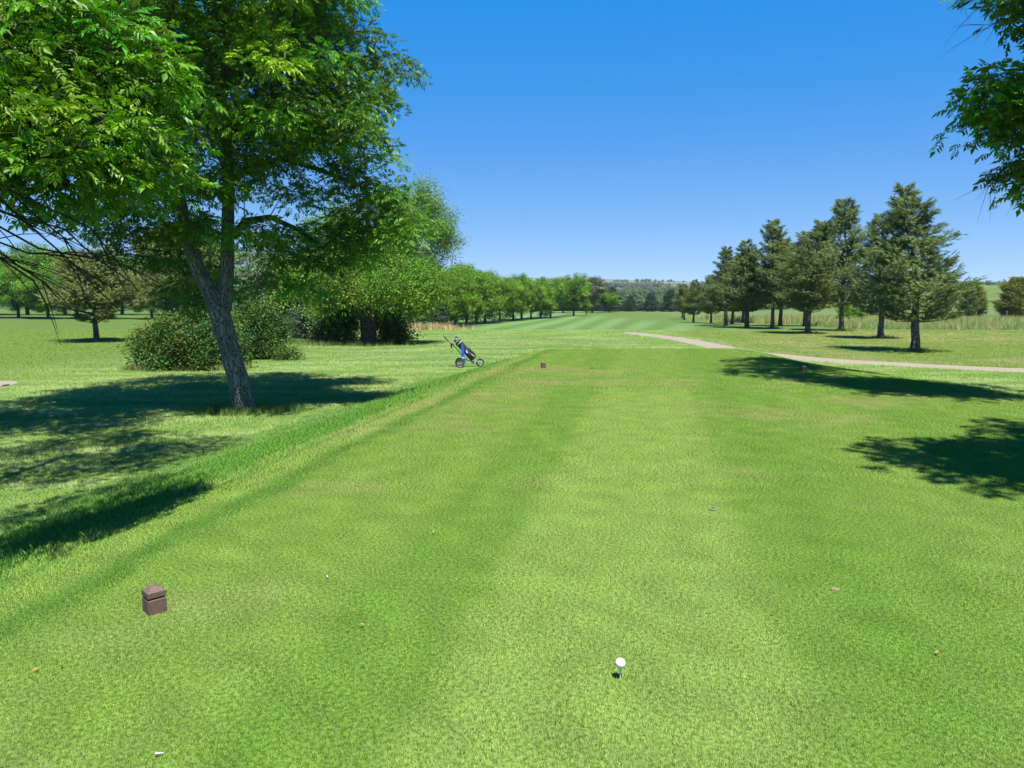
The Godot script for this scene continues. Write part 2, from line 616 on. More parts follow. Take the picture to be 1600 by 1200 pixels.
func wood(sk: Dictionary, stems_only: bool, sides: int, min_r := 0.0) -> MB:
	var b := MB.new()
	for ch in sk.chains:
		if ch[1] != stems_only: continue
		var pts := PackedVector3Array()
		var rad := PackedFloat32Array()
		for i in ch[0]:
			pts.append(sk.P[i]); rad.append(sk.R[i])
		if not ch[1]:
			rad[0] = minf(rad[0], rad[1] * 1.25)
			if rad[1] < min_r: continue
		b.tube(pts, rad, sides if ch[1] else (6 if rad[1] > 0.03 else 4), Color.WHITE, false, 1.0)
	return b

func sample_lobes(r: RandomNumberGenerator, lobes: Array, gap: float) -> Array:
	var out := []
	for lo in lobes:
		var flat: float = lo[3] if lo.size() > 3 else 0.8
		for k in lo[2]:
			for attempt in 12:
				var p = Vector3(r.randfn(), r.randfn(), r.randfn()).normalized() * pow(r.randf(), 0.4) * lo[1]
				p.y *= flat
				p += lo[0]
				var ok := true
				for q in out:
					if p.distance_squared_to(q) < gap * gap:
						ok = false
						break
				if ok:
					out.append(p)
					break
	return out

func foliage(r: RandomNumberGenerator, clusters: Array, per: int, spread: float, col: Color, vary: float, droop: float, size: float, xf: Array, cols: PackedColorArray, layer := 0.7) -> void:
	for c in clusters:
		var tone := 1.0 + vary * r.randfn() * 0.6
		var yell := r.randfn() * vary * 0.35
		var many := int(per * (0.6 + 0.8 * r.randf()))
		for k in many:
			var o := Vector3(r.randfn(), r.randfn() * layer, r.randfn()).limit_length(2.2) * spread
			o.y -= 0.35 * (o.x * o.x + o.z * o.z) / maxf(spread, 0.05) * (0.7 - layer)
			var dir := (o.normalized() * 0.8 + Vector3(r.randfn(), r.randfn() * 0.6 - droop, r.randfn()) * 0.6).normalized()
			var up := (Vector3.UP + Vector3(r.randfn(), 0.0, r.randfn()) * 0.45).normalized()
			var z := dir.cross(up)
			if z.length_squared() < 0.01: z = dir.cross(Vector3.RIGHT)
			z = z.normalized()
			var y := z.cross(dir)
			var s := size * (0.55 + 0.75 * r.randf())
			xf.append(Transform3D(Basis(dir * s, y * s, z * s), c + o))
			var w := tone * (1.0 + vary * (r.randf() - 0.5))
			cols.append(Color(col.r * w * (1.0 + yell), col.g * w, col.b * w * (1.0 - yell)))

func twigs(r: RandomNumberGenerator, clusters: Array, per: int, spread: float, rad: float) -> MB:
	var b := MB.new()
	for c in clusters:
		for k in per:
			var o := Vector3(r.randfn(), r.randfn() * 0.7 + 0.1, r.randfn()).limit_length(1.8) * spread * 1.2
			var m := o * 0.5 + Vector3(0, 0.12 * o.length(), 0) + Vector3(r.randfn(), r.randfn(), r.randfn()) * 0.05 * o.length()
			b.tube(PackedVector3Array([c, c + m, c + o]), PackedFloat32Array([rad, rad * 0.7, rad * 0.25]), 3)
	return b

# everything of a broadleaf tree: trunk, branches, crown
func broadleaf(root: Node3D, sd: int, stems: Array, lobes: Array, o: Dictionary) -> void:
	var r := RandomNumberGenerator.new()
	r.seed = sd
	var clusters := sample_lobes(r, lobes, o.gap)
	var sk := skeleton(r, stems, clusters, o.tip, o.droop)
	obj("trunk", wood(sk, true, o.sides).mesh(), o.bark, root)
	var br := wood(sk, false, 6, o.get("min_r", 0.0))
	if o.get("twigs", 0) > 0:
		var tw := twigs(r, clusters, o.twigs, o.spread, o.tip * 0.6)
		var k := br.v.size()
		br.v.append_array(tw.v); br.n.append_array(tw.n); br.c.append_array(tw.c); br.t.append_array(tw.t)
		for i in tw.ix: br.ix.append(i + k)
	if br.v.size(): tag(obj("branches", br.mesh(), o.bark, root), "", "", "", "stuff")
	var xf := []
	var cols := PackedColorArray()
	foliage(r, clusters, o.per, o.spread, o.col, o.vary, o.droop, o.size, xf, cols, o.get("layer", 0.7))
	joined("crown", o.leaf, o.leafmat, xf, cols, root)

func round_lobes(r: RandomNumberGenerator, mid: Vector3, rad: Vector3, count: int, lobe: float, per: int) -> Array:
	var out := []
	for k in count:
		var g := 2.399963 * k + r.randf() * 0.7
		var y := 1.0 - 2.0 * (k + 0.5) / count
		var q := sqrt(1.0 - y * y)
		var p := Vector3(cos(g) * q, y, sin(g) * q) * (0.55 + 0.3 * r.randf())
		out.append([mid + p * rad, lobe * (0.75 + 0.5 * r.randf()), per])
	return out

func pine(root: Node3D, sd: int, H: float, o: Dictionary) -> void:
	var r := RandomNumberGenerator.new()
	r.seed = sd
	var tp := PackedVector3Array()
	var tr := PackedFloat32Array()
	var sway := Vector3(r.randfn(), 0, r.randfn()) * 0.06
	for k in 13:
		var t := k / 12.0
		tp.append(Vector3(0, H * t - 0.1, 0) + sway * H * t * t + Vector3(r.randfn(), 0, r.randfn()) * 0.02 * H * t * (1.0 - t))
		tr.append(o.trunk * (1.0 - t * 0.93) * (1.25 if k == 0 else 1.0))
	var tb := MB.new()
	tb.tube(tp, tr, 9)
	obj("trunk", tb.mesh(), o.bark, root)
	var br := MB.new()
	var xf := []
	var cols := PackedColorArray()
	var y: float = o.clear
	while y < H * 0.985:
		var t := y / H
		var u: float = (y - o.clear) / (H - o.clear)
		var reach: float = o.wide * pow(maxf(1.0 - u, 0.0), o.taper) * (0.55 + 0.45 * s01(u / 0.18)) + 0.18
		var at := tp[0].lerp(tp[12], t)
		var fi := t * 12.0
		at = tp[int(fi)].lerp(tp[mini(int(fi) + 1, 12)], fi - int(fi))
		var cnt: int = o.whorl + r.randi_range(-1, 1)
		var a0 := r.randf() * TAU
		for k in cnt:
			if r.randf() < o.miss: continue
			var a := a0 + TAU * k / cnt + r.randfn() * 0.25
			var L := reach * (0.5 + 0.7 * r.randf())
			var dir := Vector3(cos(a), 0, sin(a))
			var lift: float = lerpf(o.lift_low, o.lift_top, u) + r.randfn() * 0.08
			var pts := PackedVector3Array()
			var rad := PackedFloat32Array()
			var steps := 5
			for q in steps + 1:
				var w := float(q) / steps
				pts.append(at + dir * L * w * (1.0 - 0.12 * w) + Vector3(0, L * (lift * w + o.curl * w * w), 0) + Vector3(r.randfn(), r.randfn(), r.randfn()) * 0.03 * L * w)
				rad.append(lerpf(0.011 + 0.012 * L, 0.006, w))
			br.tube(pts, rad, 4)
			var tone: float = 1.0 + o.vary * r.randfn() * 0.5
			var num := int(o.tufts * L) + 3
			for q in num:
				var w := pow(r.randf(), 0.7) * 0.8 + 0.2
				if q < 2: w = 1.0
				var fi2 := w * steps
				var p := pts[int(minf(fi2, steps - 0.01))].lerp(pts[mini(int(fi2) + 1, steps)], fi2 - int(minf(fi2, steps - 0.01)))
				var sx := r.randfn() * 0.20 * L * (1.15 - w * 0.6)
				p += Vector3(-dir.z, 0, dir.x) * sx + Vector3(0, absf(r.randfn()) * o.thick * L + absf(sx) * o.curl * 0.6, 0)
				var td := (dir * (0.5 + 0.5 * w) + Vector3(-dir.z, 0, dir.x) * (sx * 2.0 + r.randfn() * 0.4) + Vector3(0, o.tuft_up + r.randfn() * 0.35, 0)).normalized()
				var z := td.cross(Vector3.UP + Vector3(r.randfn(), 0, r.randfn()) * 0.3).normalized()
				var s: float = o.size * (0.75 + 0.5 * r.randf())
				xf.append(Transform3D(Basis(td * s, z.cross(td) * s, z * s), p))
				var g = tone * (1.0 + o.vary * (r.randf() - 0.5))
				cols.append(Color(o.col.r * g, o.col.g * g, o.col.b * g))
		y += o.step * (0.7 + 0.6 * r.randf()) * lerpf(1.0, 0.7, u)
	tag(obj("branches", br.mesh(), o.bark, root), "", "", "", "stuff")
	joined("crown", o.leaf, o.leafmat, xf, cols, root)


# ---------------------------------------------------------------- the scene
func _ready() -> void:
	rng.seed = 77
	# camera
	var cam := Camera3D.new()
	cam.name = "camera"
	cam.fov = 53.9
	cam.near = 0.05
	cam.far = 9000.0
	cam.position = Vector3(0, 1.6, 0)
	cam.rotation_degrees = Vector3(-7.0, 0, 0)
	add_child(cam)
	cam.current = true
	# sky, haze, exposure
	var sm := ProceduralSkyMaterial.new()
	sm.sky_top_color = Color8(0, 127, 213)
	sm.sky_horizon_color = Color8(162, 204, 243)
	sm.sky_energy_multiplier = 0.757
	sm.sky_curve = 0.072
	sm.ground_bottom_color = Color8(70, 84, 50)
	sm.ground_horizon_color = Color8(150, 170, 160)
	sm.sun_angle_max = 1.0
	var sky := Sky.new()
	sky.sky_material = sm
	var env := Environment.new()
	env.background_mode = Environment.BG_SKY
	env.sky = sky
	env.tonemap_mode = Environment.TONE_MAPPER_LINEAR
	env.tonemap_exposure = 2.3
	env.fog_enabled = true
	env.fog_density = 0.00011
	env.fog_light_color = Color(0.80, 0.88, 0.97)
	env.sdfgi_enabled = true
	env.ssao_enabled = true
	env.ssil_enabled = true
	var we := WorldEnvironment.new()
	we.environment = env
	add_child(we)
	var sun := DirectionalLight3D.new()
	sun.name = "sun"
	sun.light_energy = 1.6
	sun.light_color = Color(1.0, 0.965, 0.90)
	sun.light_angular_distance = 0.53
	sun.shadow_enabled = true
	add_child(sun)
	sun.look_at_from_position(SUN_TO * 100.0, Vector3.ZERO, Vector3.FORWARD)

	setup_terrain()
	make_materials()
	build_ground(M.turf)
	build_paths()
	print("ground ", Time.get_ticks_msec())
	build_ash_trees()
	print("ash ", Time.get_ticks_msec())
	build_left_bank()
	build_conifers()
	build_far_trees()
	print("trees ", Time.get_ticks_msec(), " leaf triangles ", leaf_tris)
	build_fence()
	build_farm()
	build_markers()
	build_ball()
	build_cart()
	build_litter()
	build_grass()
	print("grass ", Time.get_ticks_msec())

var M := {}

func make_materials() -> void:
	var t := StandardMaterial3D.new()
	t.vertex_color_use_as_albedo = true
	t.albedo_texture = tex(noise_image(512, 0.06, 3, 0.55, 1.0, 3))
	t.uv1_triplanar = true
	t.uv1_world_triplanar = true
	t.uv1_scale = Vector3(1.1, 1.1, 1.1)
	t.roughness = 0.95
	t.metallic_specular = 0.2
	M.turf = t
	var g := StandardMaterial3D.new()
	g.albedo_color = Color(0.50, 0.425, 0.325).linear_to_srgb()
	g.albedo_texture = tex(noise_image(512, 0.10, 5, 0.35, 1.0, 8))
	g.uv1_triplanar = true
	g.uv1_world_triplanar = true
	g.uv1_scale = Vector3(0.7, 0.7, 0.7)
	g.roughness = 0.95
	M.gravel = g
	M.blade = leaf_mat(Color(0.55, 0.6, 0.3), 0.55, 0.35)
	M.ashleaf = leaf_mat(Color(0.70, 0.85, 0.30), 0.48, 0.4, Color(0.96, 1.12, 0.95))
	M.farleaf = leaf_mat(Color(0.55, 0.65, 0.25), 0.6, 0.3, Color(0.80, 0.95, 0.95))
	M.needle = leaf_mat(Color(0.30, 0.34, 0.2), 0.6, 0.3, Color(0.78, 0.92, 0.80))
	M.ashbark = bark_mat(Color(0.050, 0.044, 0.038), Color(0.40, 0.365, 0.32), 3.0, 3.0, 0.9, 21)
	M.bark = bark_mat(Color(0.03, 0.025, 0.02), Color(0.15, 0.12, 0.095), 2.0, 1.0, 0.8, 33)
	M.pinebark = bark_mat(Color(0.045, 0.035, 0.03), Color(0.23, 0.175, 0.145), 2.0, 1.0, 0.8, 35)
	M.ash = ash_sprig(1.0, 4)
	M.clump = clump(10, 0.42, 0.175, 5)
	M.feather = clump(14, 0.55, 0.115, 6, 0.42)
	M.shrub = clump(12, 0.26, 0.085, 7, 0.62)
	M.tuft = needle_tuft(13, 0.27, 0.14, 0.028, 8)
	M.spray = needle_tuft(16, 0.55, 0.17, 0.056, 9)

# ---------------------------------------------------------------- paths
func strip(called: String, pts: Array, width: float, label: String) -> void:
	var cu := Curve3D.new()
	for i in pts.size():
		var a: Vector2 = pts[maxi(i - 1, 0)]
		var b: Vector2 = pts[mini(i + 1, pts.size() - 1)]
		var t := (b - a) / 6.0
		cu.add_point(Vector3(pts[i].x, 0, -pts[i].y), Vector3(-t.x, 0, t.y), Vector3(t.x, 0, -t.y))
	cu.bake_interval = 0.4
	var bp := cu.get_baked_points()
	var b := MB.new()
	var across := 6
	for i in bp.size():
		var dir := (bp[mini(i + 1, bp.size() - 1)] - bp[maxi(i - 1, 0)]).normalized()
		var side := Vector3(-dir.z, 0, dir.x)
		var end := minf(1.0, sqrt(clampf(minf(i, bp.size() - 1 - i) / 3.0, 0.02, 1.0)))
		for k in across + 1:
			var w := (float(k) / across - 0.5) * width * end
			if k == 0 or k == across: w += 0.32 * n_fine.get_noise_2d(bp[i].x * 0.3 + k * 30.0, bp[i].z * 0.3)
			var p := bp[i] + side * w
			var rim := 0.0 if k == 0 or k == across else 0.035
			b.vert(Vector3(p.x, ground(p.x, -p.z) + rim, p.z), Vector3.UP)
	for i in bp.size() - 1:
		for k in across:
			var p := i * (across + 1) + k
			b.ix.append_array(PackedInt32Array([p, p + across + 1, p + 1, p + 1, p + across + 1, p + across + 2]))
	tag(obj(called, b.mesh(), M.gravel), label, "path", "", "structure")

func build_paths() -> void:
	strip("path", [Vector2(8.0, 52.0), Vector2(9.8, 45.5), Vector2(10.3, 39.4), Vector2(10.5, 35.0), Vector2(11.3, 32.2), Vector2(12.7, 29.6), Vector2(14.4, 28.0), Vector2(16.1, 26.7), Vector2(18.5, 25.2), Vector2(24.0, 22.5), Vector2(32, 20)], 1.6, "pale gravel cart path curving past the pine row")
	strip("path", [Vector2(-14.3, 21.2), Vector2(-15.2, 21.5), Vector2(-17, 22.2), Vector2(-22, 24)], 1.7, "rounded end of pale gravel path on the lower lawn")

# ---------------------------------------------------------------- big ash trees
func ash_opts(col: Color, size: float) -> Dictionary:
	return {"gap": 0.42, "tip": 0.0075, "droop": 0.14, "sides": 14, "bark": M.ashbark, "per": 105, "spread": 0.34, "col": col, "vary": 0.4, "size": size, "leaf": M.ash, "leafmat": M.ashleaf, "twigs": 5, "layer": 0.42}

func build_ash_trees() -> void:
	# the forked tree on the lower lawn
	var t := thing("ash_tree", "large forked ash tree with leaning furrowed trunk on the lower lawn", "tree", put(-5.88, 16.38, -0.03))
	var trunk := [[Vector3(0.02, -0.1, 0), 0.34], [Vector3(0, 0.06, 0), 0.275], [Vector3(-0.02, 0.3, 0), 0.245], [Vector3(-0.10, 0.75, 0), 0.225], [Vector3(-0.22, 1.2, 0), 0.215], [Vector3(-0.33, 1.7, 0), 0.215], [Vector3(-0.42, 2.1, 0), 0.225], [Vector3(-0.55, 2.5, 0.02), 0.185], [Vector3(-0.80, 3.0, 0.05), 0.155], [Vector3(-0.98, 3.6, 0.1), 0.14], [Vector3(-1.10, 4.4, 0.1), 0.13], [Vector3(-1.28, 5.3, 0.05), 0.115], [Vector3(-1.34, 6.3, 0), 0.095], [Vector3(-1.3, 7.3, 0.1), 0.07], [Vector3(-1.35, 8.6, 0.2), 0.045]]
	var right := [[Vector3(-0.40, 2.05, 0), 0.16], [Vector3(-0.31, 2.5, -0.04), 0.165], [Vector3(-0.27, 3.0, -0.08), 0.15], [Vector3(-0.24, 3.6, -0.1), 0.14], [Vector3(-0.16, 4.5, -0.05), 0.125], [Vector3(-0.10, 5.4, 0), 0.115], [Vector3(-0.14, 6.5, 0.1), 0.10], [Vector3(0.0, 7.8, 0), 0.08], [Vector3(0.05, 9.2, 0), 0.055], [Vector3(0.1, 10.6, 0), 0.03]]
	var arch := [[Vector3(-0.24, 3.7, -0.1), 0.075], [Vector3(0.1, 4.15, -0.3), 0.07], [Vector3(0.55, 4.25, -0.55), 0.06], [Vector3(1.1, 4.0, -0.8), 0.05], [Vector3(1.6, 3.6, -0.95), 0.03]]
	var bough := [[Vector3(-0.12, 4.9, 0), 0.075], [Vector3(0.35, 5.3, -0.1), 0.07], [Vector3(1.0, 5.45, -0.3), 0.06], [Vector3(1.7, 5.25, -0.45), 0.05], [Vector3(2.6, 4.9, -0.6), 0.03]]
	var west := [[Vector3(-1.08, 4.2, 0.1), 0.07], [Vector3(-1.5, 4.7, 0), 0.06], [Vector3(-2.1, 4.9, -0.2), 0.04]]
	var up_east := [[Vector3(-0.12, 5.9, 0.05), 0.07], [Vector3(0.5, 6.6, 0.1), 0.06], [Vector3(1.3, 7.3, 0.1), 0.05], [Vector3(2.0, 8.1, 0.2), 0.03]]
	var lobes := [[Vector3(0.68, 8.03, 0.00), 1.67, 21], [Vector3(1.55, 8.45, 0.60), 1.15, 14], [Vector3(2.0, 6.92, -0.30), 0.8, 11], [Vector3(2.56, 6.02, 0.30), 0.58, 6], [Vector3(1.38, 6.78, -1.20), 1.32, 15], [Vector3(1.24, 6.51, 1.40), 1.25, 14], [Vector3(-0.71, 7.76, 0.80), 1.53, 16], [Vector3(-0.71, 8.03, -1.80), 1.53, 15], [Vector3(-1.96, 7.06, -0.50), 1.32, 14], [Vector3(-1.82, 7.34, 1.80), 1.25, 12], [Vector3(2.97, 4.56, -0.60), 0.86, 14], [Vector3(3.46, 4.07, -0.40), 0.53, 6], [Vector3(2.28, 3.93, -0.80), 0.69, 9], [Vector3(1.52, 3.52, -1.00), 0.76, 9], [Vector3(0.96, 2.96, -0.60), 0.50, 5], [Vector3(0.26, 4.70, 1.20), 0.76, 6], [Vector3(0.33, 5.74, 1.50), 0.69, 5], [Vector3(-0.71, 4.28, 1.00), 0.63, 5], [Vector3(-1.96, 5.39, -0.80), 0.90, 9], [Vector3(-1.82, 3.73, -1.00), 1.04, 11], [Vector3(-2.52, 4.28, 0.00), 0.83, 8], [Vector3(-1.40, 2.89, -1.40), 0.69, 6], [Vector3(0.26, 10.40, 0.00), 2.36, 24], [Vector3(-1.26, 9.98, 0.50), 1.95, 16], [Vector3(1.2, 9.98, -0.50), 1.4, 14], [Vector3(0.54, 9.70, 2.20), 1.95, 16], [Vector3(0.26, 9.70, -2.40), 1.95, 16], [Vector3(-0.01, 11.93, 0.00), 1.53, 14], [Vector3(-3.0, 9.0, 0.5), 1.5, 18], [Vector3(-2.8, 8.6, -1.8), 1.4, 15], [Vector3(-3.9, 7.9, -0.4), 1.1, 12], [Vector3(-2.9, 6.6, 0.6), 0.9, 9], [Vector3(1.6, 8.8, -1.9), 1.2, 14], [Vector3(-1.6, 9.2, 2.6), 1.2, 14], [Vector3(-2.0, 8.6, 3.7), 1.3, 16], [Vector3(-3.7, 8.7, 2.4), 1.2, 15], [Vector3(-2.6, 8.8, 5.1), 1.1, 12], [Vector3(-4.3, 8.6, 4.9), 1.1, 12], [Vector3(-0.9, 9.0, 4.6), 1.0, 10], [Vector3(-3.6, 8.5, 4.2), 1.0, 12], [Vector3(0.2, 9.2, -3.7), 1.3, 14], [Vector3(-2.6, 8.6, -3.5), 1.3, 14], [Vector3(2.3, 7.8, -3.0), 1.1, 12], [Vector3(0.82, 5.67, 0.30), 0.83, 7], [Vector3(1.38, 4.70, -0.30), 0.63, 4], [Vector3(0.54, 3.93, 0.40), 0.53, 4], [Vector3(2.49, 5.18, -0.50), 0.76, 7], [Vector3(1.93, 5.74, 0.30), 0.86, 8], [Vector3(-1.13, 6.09, 0.90), 0.83, 6], [Vector3(-0.43, 6.64, -1.00), 0.83, 6]]
	var o := ash_opts(ASH_LEAF, 0.95)
	o.gap = 0.54; o.spread = 0.27; o.per = 100
	broadleaf(t, 101, [trunk, right, arch, bough, west, up_east], lobes, o)
	# the tree whose boughs hang in beside the tee
	var c := thing("ash_tree", "ash tree with drooping leafy boughs and bare twigs hanging over the bank", "tree", put(-6.46, 5.53, -0.03))
	var ctr := [[Vector3(0, -0.1, 0), 0.3], [Vector3(0, 0.3, 0), 0.24], [Vector3(0.05, 1.5, 0), 0.21], [Vector3(0.2, 2.6, -0.1), 0.2], [Vector3(0.42, 3.7, -0.3), 0.16], [Vector3(0.5, 5.0, -0.8), 0.12], [Vector3(0.6, 6.4, -2.0), 0.08], [Vector3(0.8, 7.3, -3.4), 0.04]]
	var cb1 := [[Vector3(0.21, 2.71, -0.09), 0.11], [Vector3(1.02, 3.64, 0.09), 0.09], [Vector3(1.95, 4.06, 0.26), 0.065], [Vector3(2.80, 4.06, 0.42), 0.04], [Vector3(3.40, 3.81, 0.42), 0.022]]
	var cb2 := [[Vector3(0.42, 3.72, -0.26), 0.1], [Vector3(1.36, 4.66, -0.26), 0.08], [Vector3(2.46, 5.08, -0.26), 0.05], [Vector3(3.31, 4.83, -0.26), 0.03]]
	var cb3 := [[Vector3(0.94, 3.55, 0.09), 0.06], [Vector3(1.87, 3.55, 0.51), 0.045], [Vector3(2.72, 3.30, 0.77), 0.03], [Vector3(3.19, 3.13, 0.85), 0.018]]
	var clobes := [[Vector3(3.24, 4.06, 0.42), 0.64, 24], [Vector3(3.56, 4.15, 0.17), 0.55, 18], [Vector3(3.74, 4.10, -0.09), 0.36, 10], [Vector3(3.61, 3.55, 0.26), 0.47, 15], [Vector3(3.45, 3.51, 0.77), 0.55, 19], [Vector3(3.28, 3.38, 0.59), 0.38, 12], [Vector3(3.46, 3.38, 0.26), 0.32, 7], [Vector3(3.68, 3.55, 0.00), 0.30, 7], [Vector3(2.74, 3.91, 0.42), 0.77, 12], [Vector3(2.96, 5.08, 0.00), 0.94, 14], [Vector3(3.38, 5.10, -0.42), 0.77, 11], [Vector3(1.51, 5.28, -0.42), 1.19, 12], [Vector3(2.71, 6.04, -1.27), 1.02, 12], [Vector3(1.06, 6.65, -2.12), 1.19, 12], [Vector3(1.38, 5.93, -2.55), 0.94, 10], [Vector3(0.31, 5.23, -2.12), 1.02, 9], [Vector3(2.3, 7.6, -3.9), 0.9, 24], [Vector3(1.0, 7.5, -4.2), 1.2, 40], [Vector3(0.2, 7.7, -5.4), 1.1, 22], [Vector3(1.6, 7.4, -2.9), 1.0, 22], [Vector3(-0.6, 7.4, -3.8), 1.3, 26], [Vector3(-0.2, 7.0, -2.2), 1.3, 24], [Vector3(-0.8, 6.6, -1.5), 1.5, 20]]
	var oc := ash_opts(ASH_LEAF, 0.62)
	oc.gap = 0.2; oc.spread = 0.15; oc.per = 44; oc.tip = 0.005; oc.twigs = 6
	broadleaf(c, 202, [ctr, cb1, cb2, cb3], clobes, oc)
	var tw := MB.new()
	var r := RandomNumberGenerator.new()
	r.seed = 5
	for line in [[Vector3(3.14, 3.22, 0.94), Vector3(3.43, 2.94, 0.72), Vector3(3.60, 2.68, 0.51), Vector3(3.77, 2.38, 0.30)], [Vector3(3.10, 2.93, 0.94), Vector3(3.37, 2.67, 0.72), Vector3(3.47, 2.47, 0.51)], [Vector3(3.22, 3.40, 0.94), Vector3(3.51, 2.97, 0.72), Vector3(3.65, 2.70, 0.51)], [Vector3(3.12, 3.04, 0.94), Vector3(3.49, 2.79, 0.72), Vector3(3.74, 2.74, 0.51), Vector3(3.80, 2.77, 0.30)], [Vector3(3.20, 3.11, 0.94), Vector3(3.66, 2.91, 0.72), Vector3(3.94, 2.59, 0.51)], [Vector3(3.09, 2.77, 0.94), Vector3(3.42, 2.76, 0.72), Vector3(3.57, 2.74, 0.51)], [Vector3(3.18, 2.88, 0.94), Vector3(3.44, 2.59, 0.72), Vector3(3.40, 2.39, 0.51)], [Vector3(3.21, 3.29, 0.94), Vector3(3.67, 2.99, 0.72), Vector3(3.75, 2.88, 0.51), Vector3(3.89, 2.52, 0.30)]]:
		var pts := PackedVector3Array()
		var rad := PackedFloat32Array()
		for k in line.size():
			if k > 0: pts.append(line[k - 1].lerp(line[k], 0.5) + Vector3(r.randfn(), r.randfn() + 0.6, r.randfn()) * 0.02); rad.append(lerpf(0.008, 0.0025, (k - 0.5) / line.size()))
			pts.append(line[k]); rad.append(lerpf(0.008, 0.0025, float(k) / line.size()))
		tw.tube(pts, rad, 5)
		for k in 5:
			var i := r.randi_range(1, pts.size() - 2)
			var e: Vector3 = pts[i] + (pts[i + 1] - pts[i - 1]).normalized() * (0.18 + 0.25 * r.randf()) + Vector3(r.randfn(), r.randfn() * 0.8 - 0.1, r.randfn()) * 0.11
			tw.tube(PackedVector3Array([pts[i], pts[i].lerp(e, 0.5) + Vector3(0, 0.015, 0), e]), PackedFloat32Array([0.004, 0.003, 0.0012]), 4)
	tag(obj("bare_twigs", tw.mesh(), M.bark, c), "bare leafless twigs below the foliage", "", "", "stuff")
	# the tree whose lowest boughs reach in from beyond the path side of the tee
	var b := thing("ash_tree", "ash tree with dark leafy boughs and bare twig ends against the sky", "tree", put(10.8, 13.0, -0.03))
	var btr := [[Vector3(0, -0.1, 0), 0.32], [Vector3(0, 0.3, 0), 0.26], [Vector3(-0.1, 2.0, 0), 0.22], [Vector3(-0.2, 3.2, 0), 0.2], [Vector3(-0.2, 5.0, -0.2), 0.15], [Vector3(0, 7.0, -0.3), 0.1], [Vector3(0.2, 9.5, -0.5), 0.05]]
	var bb1 := [[Vector3(-0.2, 3.3, 0), 0.1], [Vector3(-1.4, 4.4, 0.7), 0.08], [Vector3(-2.6, 5.0, 1.4), 0.055], [Vector3(-3.6, 4.95, 1.9), 0.03]]
	var bb2 := [[Vector3(-0.2, 4.6, -0.1), 0.1], [Vector3(-1.5, 6.2, 0.6), 0.075], [Vector3(-2.8, 6.5, 1.3), 0.05], [Vector3(-3.8, 6.3, 1.8), 0.025]]
	var bb3 := [[Vector3(-0.1, 6.2, -0.2), 0.1], [Vector3(-1.6, 8.2, 0.1), 0.08], [Vector3(-3.0, 9.1, 0.5), 0.055], [Vector3(-4.2, 9.4, 0.7), 0.03]]
	var blobes := [[Vector3(-3.53, 4.66, 2.00), 0.69, 19], [Vector3(-3.17, 3.87, 2.00), 0.46, 11], [Vector3(-3.99, 4.88, 2.00), 0.33, 7], [Vector3(-2.63, 5.08, 1.70), 0.74, 14], [Vector3(-3.47, 6.43, 1.80), 0.46, 9], [Vector3(-2.85, 6.26, 1.50), 0.55, 11], [Vector3(-4.1, 9.5, 0.7), 1.2, 16], [Vector3(-2.8, 9.2, -0.4), 1.6, 19], [Vector3(-0.3, 9.4, -0.5), 2.2, 25], [Vector3(1.4, 7.2, -0.4), 2.3, 25], [Vector3(1.4, 9.2, -2.6), 1.9, 19], [Vector3(-1.6, 9.6, -1.4), 1.5, 16], [Vector3(-3.2, 9.6, -1.2), 1.2, 16], [Vector3(2.6, 9.4, -1.2), 1.6, 16], [Vector3(3.0, 8.8, -3.8), 1.6, 14], [Vector3(-2.6, 8.6, 3.4), 1.5, 26], [Vector3(-1.0, 8.4, 3.2), 1.5, 20], [Vector3(-3.6, 9.0, 2.4), 1.1, 14], [Vector3(4.6, 8.8, -2.4), 1.6, 12], [Vector3(4.4, 8.8, 0.4), 1.6, 12], [Vector3(2.4, 9.0, 1.0), 1.4, 10], [Vector3(0.6, 9.4, -4.2), 1.6, 16], [Vector3(-1.0, 9.4, -3.0), 1.4, 14], [Vector3(0.9, 6.6, 1.8), 1.6, 14]]  # some unseen upper lobes added to block sun from the low boughs
	var ob := ash_opts(ASH_LEAF, 1.05)
	ob.gap = 0.3; ob.spread = 0.2; ob.per = 52; ob.tip = 0.006
	broadleaf(b, 303, [btr, bb1, bb2, bb3], blobes, ob)
	var bw := MB.new()
	for a in [[Vector3(-3.3, 6.55, 1.7), Vector3(-4.7, 6.3, 2.1)], [Vector3(-3.5, 6.3, 1.8), Vector3(-4.6, 5.95, 2.0)], [Vector3(-3.4, 5.9, 1.9), Vector3(-4.4, 5.6, 2.1)], [Vector3(-3.2, 4.3, 1.9), Vector3(-4.05, 3.55, 2.1)], [Vector3(-3.0, 4.2, 1.8), Vector3(-3.6, 3.35, 2.0)], [Vector3(-2.9, 4.2, 1.8), Vector3(-3.2, 3.3, 2.0)], [Vector3(-3.3, 6.7, 1.7), Vector3(-4.6, 6.75, 2.0)]]:
		var p: Vector3 = a[0]
		var q: Vector3 = a[1]
		var line := PackedVector3Array()
		var rad := PackedFloat32Array()
		for k in 7:
			line.append(p.lerp(q, k / 6.0) + Vector3(r.randfn(), r.randfn(), r.randfn()) * 0.018 + Vector3(0, 0.12 * sin(k / 6.0 * PI), 0))
			rad.append(lerpf(0.013, 0.003, k / 6.0))
		bw.tube(line, rad, 5)
		for k in 16:
			var i := r.randi_range(1, 5)
			var s := line[i] + (line[i + 1] - line[i]) * r.randf()
			var e := s + ((q - p).normalized() + Vector3(r.randfn(), r.randfn() - 0.5, r.randfn()) * 0.6) * (0.16 + 0.26 * r.randf())
			bw.tube(PackedVector3Array([s, s.lerp(e, 0.5) + Vector3(0, 0.02, 0), e]), PackedFloat32Array([0.0045, 0.003, 0.0012]), 3)
	tag(obj("bare_twigs", bw.mesh(), M.bark, b), "bare forked twig ends", "", "", "stuff")
